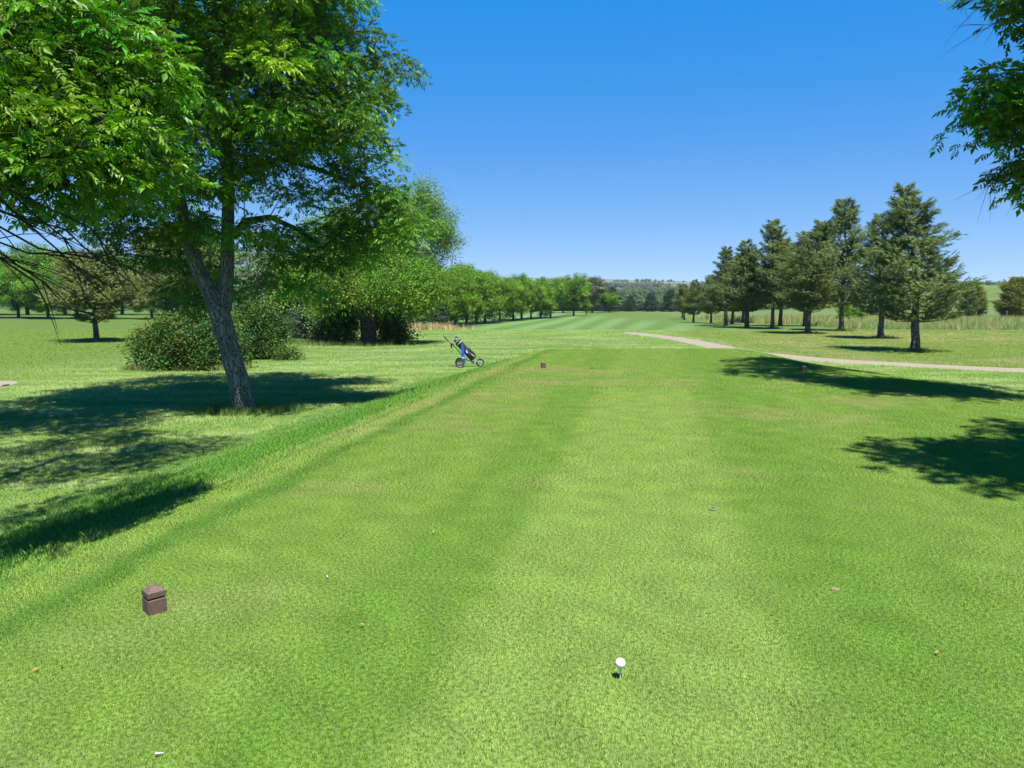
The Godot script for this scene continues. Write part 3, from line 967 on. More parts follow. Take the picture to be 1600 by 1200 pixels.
	# the tree beside the tee that only throws its shade into view
	var a := thing("ash_tree", "ash tree beside the tee that shades the turf with broken shadow", "tree", put(10.3, 3.9, -0.03))
	var atr := [[Vector3(0, -0.1, 0), 0.3], [Vector3(0, 0.3, 0), 0.24], [Vector3(0.05, 2.5, 0), 0.2], [Vector3(0, 4.0, 0), 0.17], [Vector3(-0.2, 6.0, -0.2), 0.11], [Vector3(-0.3, 8.5, -0.3), 0.05]]
	var ab1 := [[Vector3(0, 4.2, 0), 0.1], [Vector3(-1.4, 6.2, -0.3), 0.08], [Vector3(-2.8, 7.4, -0.6), 0.05], [Vector3(-3.8, 7.9, -0.8), 0.03]]
	var alobes := [[Vector3(-4.6, 8.0, -0.2), 0.75, 11], [Vector3(-3.6, 7.9, -0.2), 1.1, 22], [Vector3(-3.0, 7.7, 0.9), 1.0, 16], [Vector3(-2.4, 8.0, -1.2), 1.0, 16], [Vector3(-1.6, 8.2, 0.2), 1.8, 30], [Vector3(0.3, 7.2, 0.4), 2.3, 28], [Vector3(-3.3, 7.0, 1.9), 0.7, 8], [Vector3(-1.6, 7.3, 2.2), 1.3, 16]]
	var oa := ash_opts(ASH_LEAF, 1.1)
	oa.gap = 0.34; oa.spread = 0.3; oa.per = 42; oa.size = 1.9; oa.twigs = 2
	broadleaf(a, 404, [atr, ab1], alobes, oa)

# ---------------------------------------------------------------- left side: shrubs, many-stemmed tree, light trees
func simple_tree(called: String, label: String, at: Vector3, sd: int, H: float, mid: Vector3, rad: Vector3, lobes: int, lobe: float, o: Dictionary, group := "", cat := "tree") -> Node3D:
	var r := RandomNumberGenerator.new()
	r.seed = sd
	var t := thing(called, label, cat, at, 0.0, group)
	t.set_meta("base_name", called)
	var stem := []
	for k in 7:
		var w := k / 6.0
		stem.append([Vector3(r.randfn() * 0.03 * H * w, H * 0.82 * w - 0.08, r.randfn() * 0.03 * H * w), o.trunk * (1.15 - w * 1.0)])
	broadleaf(t, sd + 1, [stem], round_lobes(r, mid, rad, lobes, lobe, o.get("clusters", 5)), o)
	return t

func far_opts(col: Color, trunk: float) -> Dictionary:
	return {"gap": 0.45, "tip": 0.012, "droop": 0.15, "sides": 8, "bark": M.bark, "per": 34, "spread": 0.36, "col": col, "vary": 0.35, "size": 1.0, "leaf": M.clump, "leafmat": M.farleaf, "trunk": trunk, "clusters": 6, "min_r": 0.014}

func shrub(called: String, label: String, at: Vector3, sd: int, lobes: Array, o: Dictionary) -> void:
	var r := RandomNumberGenerator.new()
	r.seed = sd
	var t := thing(called, label, "shrub", at)
	var stems := []
	for k in 7:
		var lo: Array = lobes[k % lobes.size()]
		var foot := Vector3(lo[0].x * 0.55 + r.randfn() * 0.15, -0.05, lo[0].z * 0.55 + r.randfn() * 0.15)
		var e: Vector3 = lo[0] + Vector3(r.randfn(), 0, r.randfn()) * lo[1] * 0.3
		stems.append([[foot, 0.045], [foot.lerp(e, 0.35) + Vector3(0, 0.1, 0), 0.036], [foot.lerp(e, 0.7), 0.026], [e, 0.014]])
	broadleaf(t, sd + 1, stems, lobes, o)

func build_left_bank() -> void:
	var so := {"gap": 0.2, "tip": 0.006, "droop": 0.1, "sides": 6, "bark": M.bark, "per": 22, "spread": 0.19, "col": Color(0.088, 0.140, 0.032), "vary": 0.6, "size": 1.0, "leaf": M.shrub, "leafmat": M.farleaf, "twigs": 2}
	shrub("shrub", "broad dense olive green shrub behind the forked ash trunk", put(-11.6, 26.8), 501, [[Vector3(-0.95, 0.75, 0.2), 0.75, 30], [Vector3(0.1, 0.95, 0.3), 1.0, 42], [Vector3(1.1, 1.0, 0.1), 0.95, 38], [Vector3(0.5, 1.65, -0.3), 0.7, 20], [Vector3(-0.7, 1.25, -0.5), 0.75, 22], [Vector3(1.6, 0.5, 0.3), 0.55, 14], [Vector3(-0.3, 0.4, 0.8), 0.5, 14], [Vector3(0.9, 0.45, 0.8), 0.5, 14]], so)
	shrub("shrub", "rounded olive shrub standing apart beside the spruce on the lawn", put(-10.75, 31.3), 502, [[Vector3(0.1, 1.2, 0), 1.05, 52], [Vector3(-0.4, 0.6, 0.3), 0.7, 20], [Vector3(0.6, 0.65, 0.3), 0.7, 22], [Vector3(0.2, 1.7, -0.1), 0.7, 20], [Vector3(0.9, 1.1, -0.2), 0.5, 12]], so)
	var small := so.duplicate()
	small.col = Color(0.09, 0.14, 0.035)
	shrub("shrub", "low tuft of leafy growth at the foot of the rounded shrub", put(-9.15, 30.4), 503, [[Vector3(0, 0.22, 0), 0.3, 9], [Vector3(0.3, 0.15, 0), 0.2, 5]], small)
	# the many-stemmed dark tree with feathery crown
	var w := thing("spreading_tree", "dark many-stemmed tree with wide feathery light green crown above the lawn", "tree", put(-7.64, 40.2))
	var stems := [[[Vector3(0, -0.1, 0), 0.5], [Vector3(0, 0.6, 0), 0.42], [Vector3(-0.05, 1.4, 0), 0.4], [Vector3(-0.1, 2.2, 0), 0.3], [Vector3(-0.4, 3.2, 0), 0.18], [Vector3(-0.8, 4.4, 0), 0.08]], [[Vector3(0.1, 1.2, 0.1), 0.22], [Vector3(0.6, 2.3, 0.1), 0.18], [Vector3(1.4, 3.1, 0.2), 0.12], [Vector3(2.6, 3.4, 0.2), 0.06]], [[Vector3(-0.2, 1.3, 0.1), 0.2], [Vector3(-0.8, 2.4, 0.2), 0.15], [Vector3(-1.9, 3.0, 0.3), 0.09], [Vector3(-2.9, 3.1, 0.3), 0.05]], [[Vector3(0.25, -0.1, 0.3), 0.2], [Vector3(0.35, 0.9, 0.3), 0.15], [Vector3(0.5, 2.2, 0.2), 0.12], [Vector3(0.7, 3.6, 0), 0.07]]]
	var lb := [[Vector3(0.2, 4.0, 0), 1.5, 26], [Vector3(-1.6, 3.6, 0.3), 1.3, 20], [Vector3(1.8, 3.5, 0.3), 1.3, 20], [Vector3(3.0, 3.0, 0), 1.1, 15], [Vector3(-2.9, 3.1, 0), 1.1, 14], [Vector3(0.8, 3.1, 1.5), 1.2, 15], [Vector3(-0.8, 3.0, 1.4), 1.1, 13], [Vector3(0.6, 3.2, -1.6), 1.4, 16], [Vector3(2.3, 2.3, 0.8), 0.8, 8], [Vector3(-2.2, 2.2, 0.8), 0.8, 8], [Vector3(0.4, 5.0, -0.3), 1.1, 12]]
	var wo := far_opts(Color(0.155, 0.265, 0.030), 0.3)
	wo.leaf = M.feather; wo.per = 40; wo.twigs = 6; wo.gap = 0.4; wo.min_r = 0.0; wo.sides = 9
	broadleaf(w, 610, stems, lb, wo)
	var dk := so.duplicate()
	dk.col = Color(0.045, 0.075, 0.022); dk.size = 1.5; dk.gap = 0.3; dk.spread = 0.3
	shrub("shrub", "dark evergreen undergrowth on the spruce side of the many-stemmed trunk", put(-9.05, 40.0), 504, [[Vector3(0, 0.8, 0), 0.75, 24], [Vector3(-0.5, 0.5, 0.2), 0.55, 12], [Vector3(0.1, 1.4, -0.2), 0.6, 12]], dk)
	shrub("shrub", "dark undergrowth between the many-stemmed trunk and the tan grass", put(-6.45, 40.4), 505, [[Vector3(0, 0.7, 0), 0.65, 20], [Vector3(0.4, 0.4, 0.1), 0.45, 10], [Vector3(-0.1, 1.3, -0.2), 0.6, 12]], dk)
	var ol := dk.duplicate()
	ol.col = Color(0.135, 0.165, 0.075); ol.size = 1.4; ol.per = 20
	shrub("shrub", "pale yellow green shrub between the spruce and the many-stemmed tree", put(-10.15, 43.6), 506, [[Vector3(0, 1.3, 0), 0.9, 26], [Vector3(0.3, 2.0, 0), 0.8, 16], [Vector3(-0.2, 0.6, 0.2), 0.7, 14]], ol)
	# light trees behind
	var lo := far_opts(Color(0.165, 0.255, 0.045), 0.2)
	lo.leaf = M.feather; lo.per = 30; lo.size = 1.25; lo.clusters = 8; lo.spread = 0.4; lo.gap = 0.5
	simple_tree("locust_tree", "tall airy locust with fine leaves showing sky through its crown", put(-8.3, 62.0), 620, 12.0, Vector3(0.3, 8.2, 0), Vector3(3.6, 3.6, 3.4), 16, 1.3, lo)
	var gr := far_opts(Color(0.20, 0.235, 0.150), 0.14)
	gr.leaf = M.feather; gr.per = 24; gr.size = 1.2
	simple_tree("olive_tree", "silvery grey green leaved tree beyond the rounded shrub", put(-17.4, 55.0), 630, 6.0, Vector3(0, 3.8, 0), Vector3(2.4, 2.6, 2.2), 12, 1.1, gr)
	var yg := far_opts(Color(0.150, 0.235, 0.030), 0.12)
	simple_tree("young_tree", "bright yellow green young tree beside the silvery tree", put(-13.9, 50.0), 640, 5.0, Vector3(0, 2.9, 0), Vector3(1.7, 2.2, 1.7), 10, 1.0, yg)
	var bg := far_opts(Color(0.125, 0.205, 0.030), 0.3)
	bg.size = 1.3; bg.spread = 0.5; bg.gap = 0.7
	simple_tree("broadleaf_tree", "tall mid green tree standing behind the many-stemmed tree", put(-16.8, 76.0), 650, 13.0, Vector3(0, 8.6, 0), Vector3(4.6, 4.4, 4.4), 18, 1.9, bg)
	var bg2 := bg.duplicate()
	bg2.col = Color(0.13, 0.20, 0.035)
	simple_tree("broadleaf_tree", "dense green tree seen through the branches behind the broad shrub", put(-29.0, 72.0), 655, 9.0, Vector3(0, 5.6, 0), Vector3(4.2, 3.6, 4.0), 16, 1.7, bg2)

# ---------------------------------------------------------------- conifers
func pine_opts(col: Color) -> Dictionary:
	return {"trunk": 0.19, "bark": M.pinebark, "clear": 1.5, "wide": 2.6, "taper": 0.95, "whorl": 6, "miss": 0.13, "lift_low": 0.05, "lift_top": 0.45, "curl": 0.18, "tufts": 35.0, "thick": 0.07, "tuft_up": 0.45, "vary": 0.4, "size": 1.0, "col": col, "leaf": M.tuft, "leafmat": M.needle, "step": 0.36}

func build_conifers() -> void:
	var col := Color(0.145, 0.178, 0.060)
	var grp := "pines in the row along the cart path"
	var p1 := thing("pine_tree", "tallest looking open-topped pine with thick trunk closest to the gravel path", "tree", put(18.87, 35.3), 0.4)
	var o1 := pine_opts(col)
	o1.wide = 2.95; o1.miss = 0.14; o1.trunk = 0.21
	pine(p1, 71, 7.6, o1)
	p1.set_meta("base_name", "pine_tree")
	var p2 := thing("pine_tree", "dense dark pine just behind the thick-trunked pine", "tree", put(22.74, 46.6), 1.0)
	p2.set_meta("base_name", "pine_tree")
	pine(p2, 72, 7.5, pine_opts(col * 0.9))
	var p3 := thing("pine_tree", "tall narrow-topped pine with bare gaps under its crown tip", "tree", put(25.06, 57.6), 2.0)
	p3.set_meta("base_name", "pine_tree")
	var o3 := pine_opts(col)
	o3.clear = 1.9; o3.taper = 0.7; o3.miss = 0.2; o3.wide = 2.5
	pine(p3, 73, 9.8, o3)
	var p4 := thing("pine_tree", "broad bushy yellow green pine with a pale lower trunk", "tree", put(20.84, 53.3), 0.0)
	p4.set_meta("base_name", "pine_tree")
	var o4 := pine_opts(Color(0.150, 0.180, 0.055))
	o4.wide = 2.9; o4.taper = 0.75; o4.clear = 1.6
	pine(p4, 74, 7.7, o4)
	var row := "pine in the receding row beside the cart path beyond the bushy pine"
	for a in [[26.25, 67.8, 1, 1.05, 0.7], [24.3, 68.6, 3, 1.0, 2.1], [21.2, 61.6, 2, 0.88, 4.0], [19.92, 64.2, 0, 0.95, 1.7], [25.2, 82.7, 1, 1.0, 3.0], [27.2, 88.0, 3, 0.95, 5.0], [19.35, 68.5, 1, 0.94, 5.5], [29.8, 106.0, 1, 0.95, 0.3], [21.8, 75.0, 3, 0.85, 0.9]]:
		var src: Node3D = [p1, p2, p3, p4][a[2]]
		dup(src, put(a[0], a[1]), a[4], Vector3.ONE * a[3], row, grp)
	for a in [[21.3, 81.0, 1, 0.68, 1.2], [20.25, 84.5, 0, 0.62, 2.2], [23.4, 103.0, 3, 0.62, 3.3], [26.5, 118.0, 1, 0.7, 4.4]]:
		var src: Node3D = [p1, p2, p3, p4][a[2]]
		dup(src, put(a[0], a[1]), a[4], Vector3.ONE * a[3], "small young pine at the fairway end of the pine row", grp)
	dup(p4, put(48.0, 84.5), 0.6, Vector3.ONE * 0.5, "small slender-trunked tree in the tall grass near the fence", "small trees in the tall grass")
	dup(p2, put(49.3, 82.0), 2.6, Vector3.ONE * 0.52, "small slender-trunked tree in the tall grass near the fence", "small trees in the tall grass")
	# pines on the left lawn
	var lp := thing("pine_tree", "low round-headed olive pine alone on the left lawn", "tree", put(-23.1, 42.0), 0.0)
	lp.set_meta("base_name", "pine_tree")
	var ol := pine_opts(Color(0.175, 0.190, 0.065))
	ol.wide = 2.75; ol.taper = 0.5; ol.clear = 1.15; ol.tufts = 70.0; ol.trunk = 0.17; ol.thick = 0.13; ol.miss = 0.03
	pine(lp, 75, 4.6, ol)
	dup(lp, put(-23.4, 52.0), 1.4, Vector3(1.0, 1.45, 1.0), "taller olive pine behind the round-headed pine", "")
	dup(lp, put(-19.6, 46.0), 2.9, Vector3(0.95, 1.2, 0.95), "olive pine half hidden by hanging ash foliage behind the broad shrub", "")
	# spruces
	var so := pine_opts(Color(0.062, 0.088, 0.066))
	so.clear = 0.15; so.wide = 1.75; so.taper = 1.0; so.whorl = 9; so.miss = 0.02; so.lift_low = -0.12; so.lift_top = 0.3; so.curl = 0.05; so.tufts = 16.0; so.thick = 0.03; so.tuft_up = 0.02; so.step = 0.26; so.leaf = M.spray; so.size = 0.75; so.trunk = 0.11; so.bark = M.bark
	var s1 := thing("spruce_tree", "dark blue green spruce with tiered boughs to the lawn beside the shrub", "tree", put(-11.75, 45.0))
	s1.set_meta("base_name", "spruce_tree")
	pine(s1, 81, 4.2, so)
	dup(s1, put(-9.3, 89.0), 1.0, Vector3(1.25, 0.9, 1.25), "wide dark spruce behind the tan dry grass", "")
	var sg := "spruces standing across the end of the fairway"
	dup(s1, put(25.2, 194.0), 0.5, Vector3(1.55, 1.5, 1.55), "dark spruce behind the round bush at the fairway end", sg)
	for a in [[30.4, 195.0, 0.98], [35.4, 195.0, 1.2], [39.5, 192.0, 1.35], [45.0, 196.0, 1.2]]:
		dup(s1, put(a[0], a[1]), a[2] * 4.0, Vector3(a[2] * 1.05, a[2], a[2] * 1.05), "dark conical spruce in the open line across the fairway end", sg)
	# juniper by the fence
	var jo := so.duplicate()
	jo.col = Color(0.175, 0.180, 0.032); jo.lift_low = 0.35; jo.lift_top = 0.9; jo.wide = 2.7; jo.tufts = 22.0; jo.taper = 0.7
	var j := thing("juniper_tree", "bushy yellow olive juniper beyond the fence posts", "tree", put(63.6, 96.0))
	j.set_meta("base_name", "juniper_tree")
	pine(j, 91, 5.2, jo)
	dup(j, put(60.6, 100.0), 1.0, Vector3(0.8, 0.9, 0.8), "thin grey green juniper leaning beside the yellow olive juniper", "")

# ---------------------------------------------------------------- the tree rows along the fairway and the valley
func build_far_trees() -> void:
	var o := far_opts(Color(0.160, 0.270, 0.028), 0.2)
	o.gap = 0.5; o.spread = 0.40; o.clusters = 7
	var grp := "round-crowned trees lining the left of the fairway"
	var kinds := []
	kinds.append(simple_tree("round_tree", "big domed tree with a clear trunk halfway along the left fairway row", put(1.62, 128.0), 701, 7.6, Vector3(0, 4.9, 0), Vector3(3.3, 2.7, 3.2), 16, 1.25, o, grp))
	kinds.append(simple_tree("round_tree", "upright oval tree standing apart at the end of the left fairway row", put(12.2, 150.0), 702, 7.8, Vector3(0, 5.0, 0), Vector3(3.1, 3.3, 3.0), 16, 1.2, o, grp))
	var o2 := o.duplicate()
	o2.col = Color(0.180, 0.285, 0.028)
	kinds.append(simple_tree("round_tree", "bushy low-branched tree where the left fairway row begins", put(-7.6, 102.0), 703, 8.0, Vector3(0, 4.3, 0), Vector3(3.0, 3.7, 3.0), 18, 1.35, o2, grp))
	var same := "round-crowned green tree in the left fairway row"
	for a in [[-6.4, 106, 2, 1.0, 0.5], [-5.1, 108.5, 2, 0.95, 1.4], [-4.0, 112.5, 2, 0.9, 3.9], [-1.9, 118, 0, 0.86, 2.4], [3.3, 132.5, 1, 0.95, 3.0], [5.2, 138, 2, 0.85, 4.1], [7.2, 142, 0, 0.88, 5.2], [12.0, 178, 1, 0.95, 2.0], [-10.5, 92, 2, 1.05, 1.0], [-8.9, 97, 2, 1.0, 5.0], [0.2, 123.5, 2, 0.8, 0.2]]:
		dup(kinds[a[2]], put(a[0], a[1]), a[4], Vector3(a[3] * (1.0 + 0.16 * sin(a[1] * 1.7)), a[3] * (1.0 + 0.12 * cos(a[1] * 2.3)), a[3]), same, grp)
	dup(kinds[1], put(15.2, 155.0), 2.2, Vector3(0.4, 0.36, 0.4), "small young tree past the end of the left fairway row", "")
	dup(kinds[0], put(23.0, 180.0), 1.2, Vector3(0.75, 0.62, 0.75), "round green bush in front of the spruces at the fairway end", "")
	var br := far_opts(Color(0.135, 0.140, 0.070), 0.25)
	br.per = 26
	simple_tree("grey_tree", "thin brownish grey green tree behind the small young tree", put(18.6, 176.0), 720, 9.0, Vector3(0, 5.2, 0), Vector3(3.0, 3.8, 3.0), 14, 1.4, br)
	for a in [[-93, 134, 0, 1.7, 0.1], [-87.5, 137, 1, 1.55, 1.1], [-82.5, 140, 2, 1.5, 2.1], [-78, 136, 0, 1.45, 3.1], [-73, 142, 1, 1.45, 4.1], [-99, 140, 2, 1.7, 5.1], [-66, 146, 2, 1.4, 5.6], [-58, 150, 0, 1.4, 0.8], [-50, 150, 1, 1.35, 1.8]]:
		dup(kinds[a[2]], put(a[0], a[1]), a[4], Vector3.ONE * a[3], "tall leafy tree in the shaded line beyond the left lawn", "tall trees beyond the left lawn")
	var od := o.duplicate()
	od.col = Color(0.150, 0.270, 0.026)
	od.clusters = 9
	var dense := simple_tree("leafy_tree", "tall dense tree nearest the pine in the line beyond the left lawn", put(-64.0, 117.0), 730, 10.5, Vector3(0, 5.6, 0), Vector3(4.2, 4.4, 4.2), 18, 1.7, od, "tall trees beyond the left lawn")
	for a in [[-71.0, 116, 1.0, 0.6], [-77.5, 119, 1.05, 2.6], [-84.0, 117, 1.1, 3.6], [-90.0, 121, 1.1, 4.6], [-96.0, 118, 1.15, 0.2], [-57.0, 120, 0.95, 5.4], [-49.5, 123, 0.95, 1.1], [-42.0, 128, 0.9, 2.0]]:
		dup(dense, put(a[0], a[1]), a[3], Vector3(a[2], a[2] * (0.92 + 0.16 * sin(a[0])), a[2]), "tall leafy tree in the shaded line beyond the left lawn", "tall trees beyond the left lawn")
	# behind the pines: shrubs at the field edge
	for a in [[38.0, 86.0, 0.30, 0.4], [39.8, 86.5, 0.26, 1.9]]:
		dup(kinds[2], put(a[0], a[1], -0.4), a[3], Vector3(a[2] * 1.1, a[2], a[2] * 1.1), "low bright green bush at the edge of the tall grass", "bushes at the edge of the tall grass")
	# trees of the valley just past the fairway end
	var r := RandomNumberGenerator.new()
	r.seed = 31
	for k in 16:
		var x := 14.0 + k * 4.0 + r.randfn() * 1.6
		var d := 222.0 + r.randf() * 45.0
		dup(kinds[k % 3], put(x, d), r.randf() * TAU, Vector3.ONE * (0.6 + 0.25 * r.randf()), "leafy valley tree rising behind the spruces", "valley trees behind the spruces")
	# the wooded valley floor, far off
	var blob := MB.new()
	for k in 420:
		var y := 1.0 - 2.0 * (k + 0.5) / 420.0
		var q := sqrt(1.0 - y * y)
		var g := 2.399963 * k
		var nrm := Vector3(cos(g) * q, y, sin(g) * q)
		var p := nrm * (0.6 + 0.25 * r.randf() + 0.2 * sin(nrm.x * 5.0) * sin(nrm.y * 6.0 + nrm.z * 4.0)) * Vector3(3.9, 4.2, 3.9) + Vector3(0, 5.0, 0)
		var dir := (nrm.cross(Vector3(r.randfn(), r.randfn(), r.randfn()))).normalized()
		leaflet(blob, p, dir, dir.cross(nrm).normalized(), nrm, 1.0, 0.8, 0.2, Color.WHITE * (0.7 + 0.6 * r.randf()))
	var xf := []
	var cols := PackedColorArray()
	for k in 16000:
		var d := 235.0 + 2100.0 * pow(r.randf(), 1.6)
		var x := (r.randf() - 0.32) * 1.5 * d
		if x > 60.0 and d < 420.0 and x / d > 0.33: continue
		if x / d < -0.35: continue
		var thin := n_big.get_noise_2d(x * 0.12, d * 0.05)
		if thin < -0.02 + s01((d - 700.0) / 900.0) * 0.14 + s01((d - 1600.0) / 800.0) * 0.18: continue
		var s := (0.45 + 0.35 * r.randf()) * lerpf(1.0, 1.5, s01((d - 350.0) / 700.0))
		xf.append(Transform3D(Basis(Vector3.UP, r.randf() * TAU).scaled(Vector3(s, s * (0.8 + 0.4 * r.randf()), s)), put(x, d)))
		var w := 0.7 + 0.5 * r.randf()
		var yl := r.randf()
		cols.append(Color((0.085 + 0.05 * yl) * w, (0.125 + 0.045 * yl) * w, (0.050 + 0.015 * r.randf()) * w))  # paler greyed greens: some distance haze painted into the foliage
	print("wood ", xf.size())
	tag(scatter("distant_wood", blob.mesh(), M.farleaf, xf, cols), "far-off wooded valley floor below the hazy hills", "wood")

# ---------------------------------------------------------------- fence, farm
func build_fence() -> void:
	var a := Vector2(42.0, 97.0)
	var b := Vector2(68.0, 71.5)
	var f := thing("wire_fence", "wire fence on grey wooden posts in tall grass before the juniper", "fence", put(a.x, a.y))
	var org := f.position
	var m := mat(Color(0.20, 0.175, 0.15), 0.95)
	var wm := mat(Color(0.25, 0.24, 0.23), 0.5, 0.8)
	var n := 12
	var tops := []
	for k in n + 1:
		var q := a.lerp(b, float(k) / n)
		var g := put(q.x, q.y) - org
		var pb := MB.new()
		pb.lathe(Transform3D(Basis(Vector3(0, 0, 1), 0.04 * sin(k * 2.3)), g), [Vector2(0.065, -0.3), Vector2(0.062, 1.1), Vector2(0.055, 1.27), Vector2(0.03, 1.31), Vector2(0, 1.32)], 8)
		obj("post", pb.mesh(), m, f)
		tops.append(g)
	for h in [0.45, 0.8, 1.15]:
		var wb := MB.new()
		var pts := PackedVector3Array()
		var rad := PackedFloat32Array()
		for t in tops:
			pts.append(t + Vector3(0.05, h, 0.04)); rad.append(0.006)
		wb.tube(pts, rad, 4)
		obj("wire", wb.mesh(), wm, f)

func build_farm() -> void:
	var wall := mat(Color(0.60, 0.58, 0.53), 0.8)
	var roof := mat(Color(0.48, 0.46, 0.44), 0.6)
	var dark := mat(Color(0.06, 0.06, 0.07), 0.4)
	for a in [[-11.0, 2500.0, 22.0, 10.0, 1.0, 3.0, "long white farm shed among trees on the far valley side"], [130.0, 900.0, 14.0, 9.0, 2.5, 3.0, "pale farm building half hidden by valley trees"]]:
		var t := thing("farm_building", a[6], "building", put(a[0], a[1], a[5] - 3.0), 0.25)
		var w: float = a[2]
		var dp: float = a[3]
		var h: float = a[4] + 3.0
		var wb := MB.new()
		wb.box(Transform3D(Basis.IDENTITY, Vector3(0, h * 0.5 - a[5] * 0.5, 0)), Vector3(w, h + a[5], dp), 0.03)
		for s in [-1.0, 1.0]:
			var g := [Vector3(s * w * 0.5, h, -dp * 0.5), Vector3(s * w * 0.5, h, dp * 0.5), Vector3(s * w * 0.5, h + 2.2, 0)]
			if s > 0: wb.tri(g[0], g[2], g[1])
			else: wb.tri(g[0], g[1], g[2])
		obj("wall", wb.mesh(), wall, t)
		for s in [-1.0, 1.0]:
			var rb := MB.new()
			var lean := atan2(2.2, dp * 0.5)
			rb.box(Transform3D(Basis(Vector3.RIGHT, s * lean), Vector3(0, h + 1.15, s * dp * 0.25)), Vector3(w + 0.8, 0.15, dp * 0.5 / cos(lean) + 0.5), 0.02)
			obj("roof", rb.mesh(), roof, t)
		var db := MB.new()
		db.box(Transform3D(Basis.IDENTITY, Vector3(w * 0.2, h - 2.0, dp * 0.5 + 0.03)), Vector3(2.6, 2.6, 0.08), 0.01)
		obj("door", db.mesh(), dark, t)

# ---------------------------------------------------------------- tee markers, ball, small finds
func build_markers() -> void:
	var im := Image.create(128, 128, false, Image.FORMAT_RGB8)
	var f := FastNoiseLite.new()
	f.frequency = 0.05
	for y in 128:
		for x in 128:
			var g := 0.5 + 0.5 * f.get_noise_2d(x * 3.0, y * 0.35) + 0.25 * f.get_noise_2d(x * 9.0, y * 2.0)
			im.set_pixel(x, y, Color(0.055, 0.034, 0.029).lerp(Color(0.145, 0.090, 0.076), clampf(g, 0, 1)).linear_to_srgb())
	var wm := StandardMaterial3D.new()
	wm.albedo_texture = tex(im)
	wm.uv1_triplanar = true
	wm.uv1_scale = Vector3(6, 6, 6)
	wm.roughness = 0.75
	var gm := mat(Color(0.012, 0.012, 0.018), 0.6)
	for a in [[-1.8, 3.64, 0.77, "weathered brown wooden tee marker on the shoulder of the near turf"], [0.65, 15.64, 0.2, "brown wooden tee marker in open sun on the far tee turf"], [5.79, 14.9, -0.1, "dark wooden tee marker inside the tree shadow beside the gravel path"]]:
		var t := thing("tee_marker", a[3], "tee marker", put(a[0], a[1]), a[2], "wooden tee markers")
		t.scale = Vector3.ONE * 0.85
		var w := 0.105
		var lo := MB.new()
		lo.box(Transform3D(Basis.IDENTITY, Vector3(0, 0.034, 0)), Vector3(w, 0.108, w), 0.004)
		obj("base_block", lo.mesh(), wm, t)
		var gr := MB.new()
		gr.box(Transform3D(Basis.IDENTITY, Vector3(0, 0.094, 0)), Vector3(w * 0.86, 0.016, w * 0.86))
		obj("groove", gr.mesh(), gm, t)
		var h := w * 0.5
		var cp := MB.new()
		var y0 := 0.101
		var y1 := 0.132
		var y2 := 0.160
		var ring := [Vector3(-h, 0, h), Vector3(h, 0, h), Vector3(h, 0, -h), Vector3(-h, 0, -h)]
		var k := 0.3
		for i in 4:
			var p: Vector3 = ring[i]
			var q: Vector3 = ring[(i + 1) % 4]
			var u0 := Vector3(0, y0, 0)
			var u1 := Vector3(0, y1, 0)
			var u2 := Vector3(0, y2, 0)
			cp.quad(p + u0, p + u1, q + u1, q + u0)
			cp.quad(p + u1, p * k + u2, q * k + u2, q + u1)
		cp.quad(ring[0] * k + Vector3(0, y2, 0), ring[3] * k + Vector3(0, y2, 0), ring[2] * k + Vector3(0, y2, 0), ring[1] * k + Vector3(0, y2, 0))
		cp.quad(ring[0] + Vector3(0, y0, 0), ring[1] + Vector3(0, y0, 0), ring[2] + Vector3(0, y0, 0), ring[3] + Vector3(0, y0, 0))
		obj("cap", cp.mesh(), wm, t)

func build_ball() -> void:
	var at := put(0.45, 2.97)
	var t := thing("golf_tee", "slim white golf tee pushed into the mown turf under the ball", "golf tee", at)
	var b := MB.new()
	b.lathe(Transform3D.IDENTITY, [Vector2(0.0, -0.02), Vector2(0.0022, -0.015), Vector2(0.0024, 0.028), Vector2(0.0034, 0.038), Vector2(0.0066, 0.0475), Vector2(0.0064, 0.0490), Vector2(0.0040, 0.0470), Vector2(0, 0.0462)], 20)
	obj("tee_body", b.mesh(), mat(Color(0.62, 0.66, 0.64), 0.45), t)
	var R := 0.02135
	var dim := []
	for k in 180:
		var y := 1.0 - 2.0 * (k + 0.5) / 180.0
		var q := sqrt(1.0 - y * y)
		dim.append(Vector3(cos(2.399963 * k) * q, y, sin(2.399963 * k) * q))
	var s := MB.new()
	var nu := 72
	var nv := 40
	for j in nv + 1:
		for i in nu + 1:
			var p := Vector3(sin(PI * j / nv) * cos(TAU * i / nu), cos(PI * j / nv), sin(PI * j / nv) * sin(TAU * i / nu))
			var near := 9.0
			for q in dim: near = minf(near, p.distance_squared_to(q))
			var dd := clampf(1.0 - sqrt(near) / 0.10, 0.0, 1.0)
			s.vert(p * (R - 0.0007 * dd), p)
	for j in nv:
		for i in nu:
			var k := j * (nu + 1) + i
			s.ix.append_array(PackedInt32Array([k, k + nu + 1, k + 1, k + 1, k + nu + 1, k + nu + 2]))
	var ball := obj("golf_ball", s.mesh(), mat(Color(0.86, 0.86, 0.84), 0.25))
	ball.position = at + Vector3(0, 0.0472 + R * 0.985, 0)
	tag(ball, "white dimpled golf ball resting on a tee peg", "golf ball")

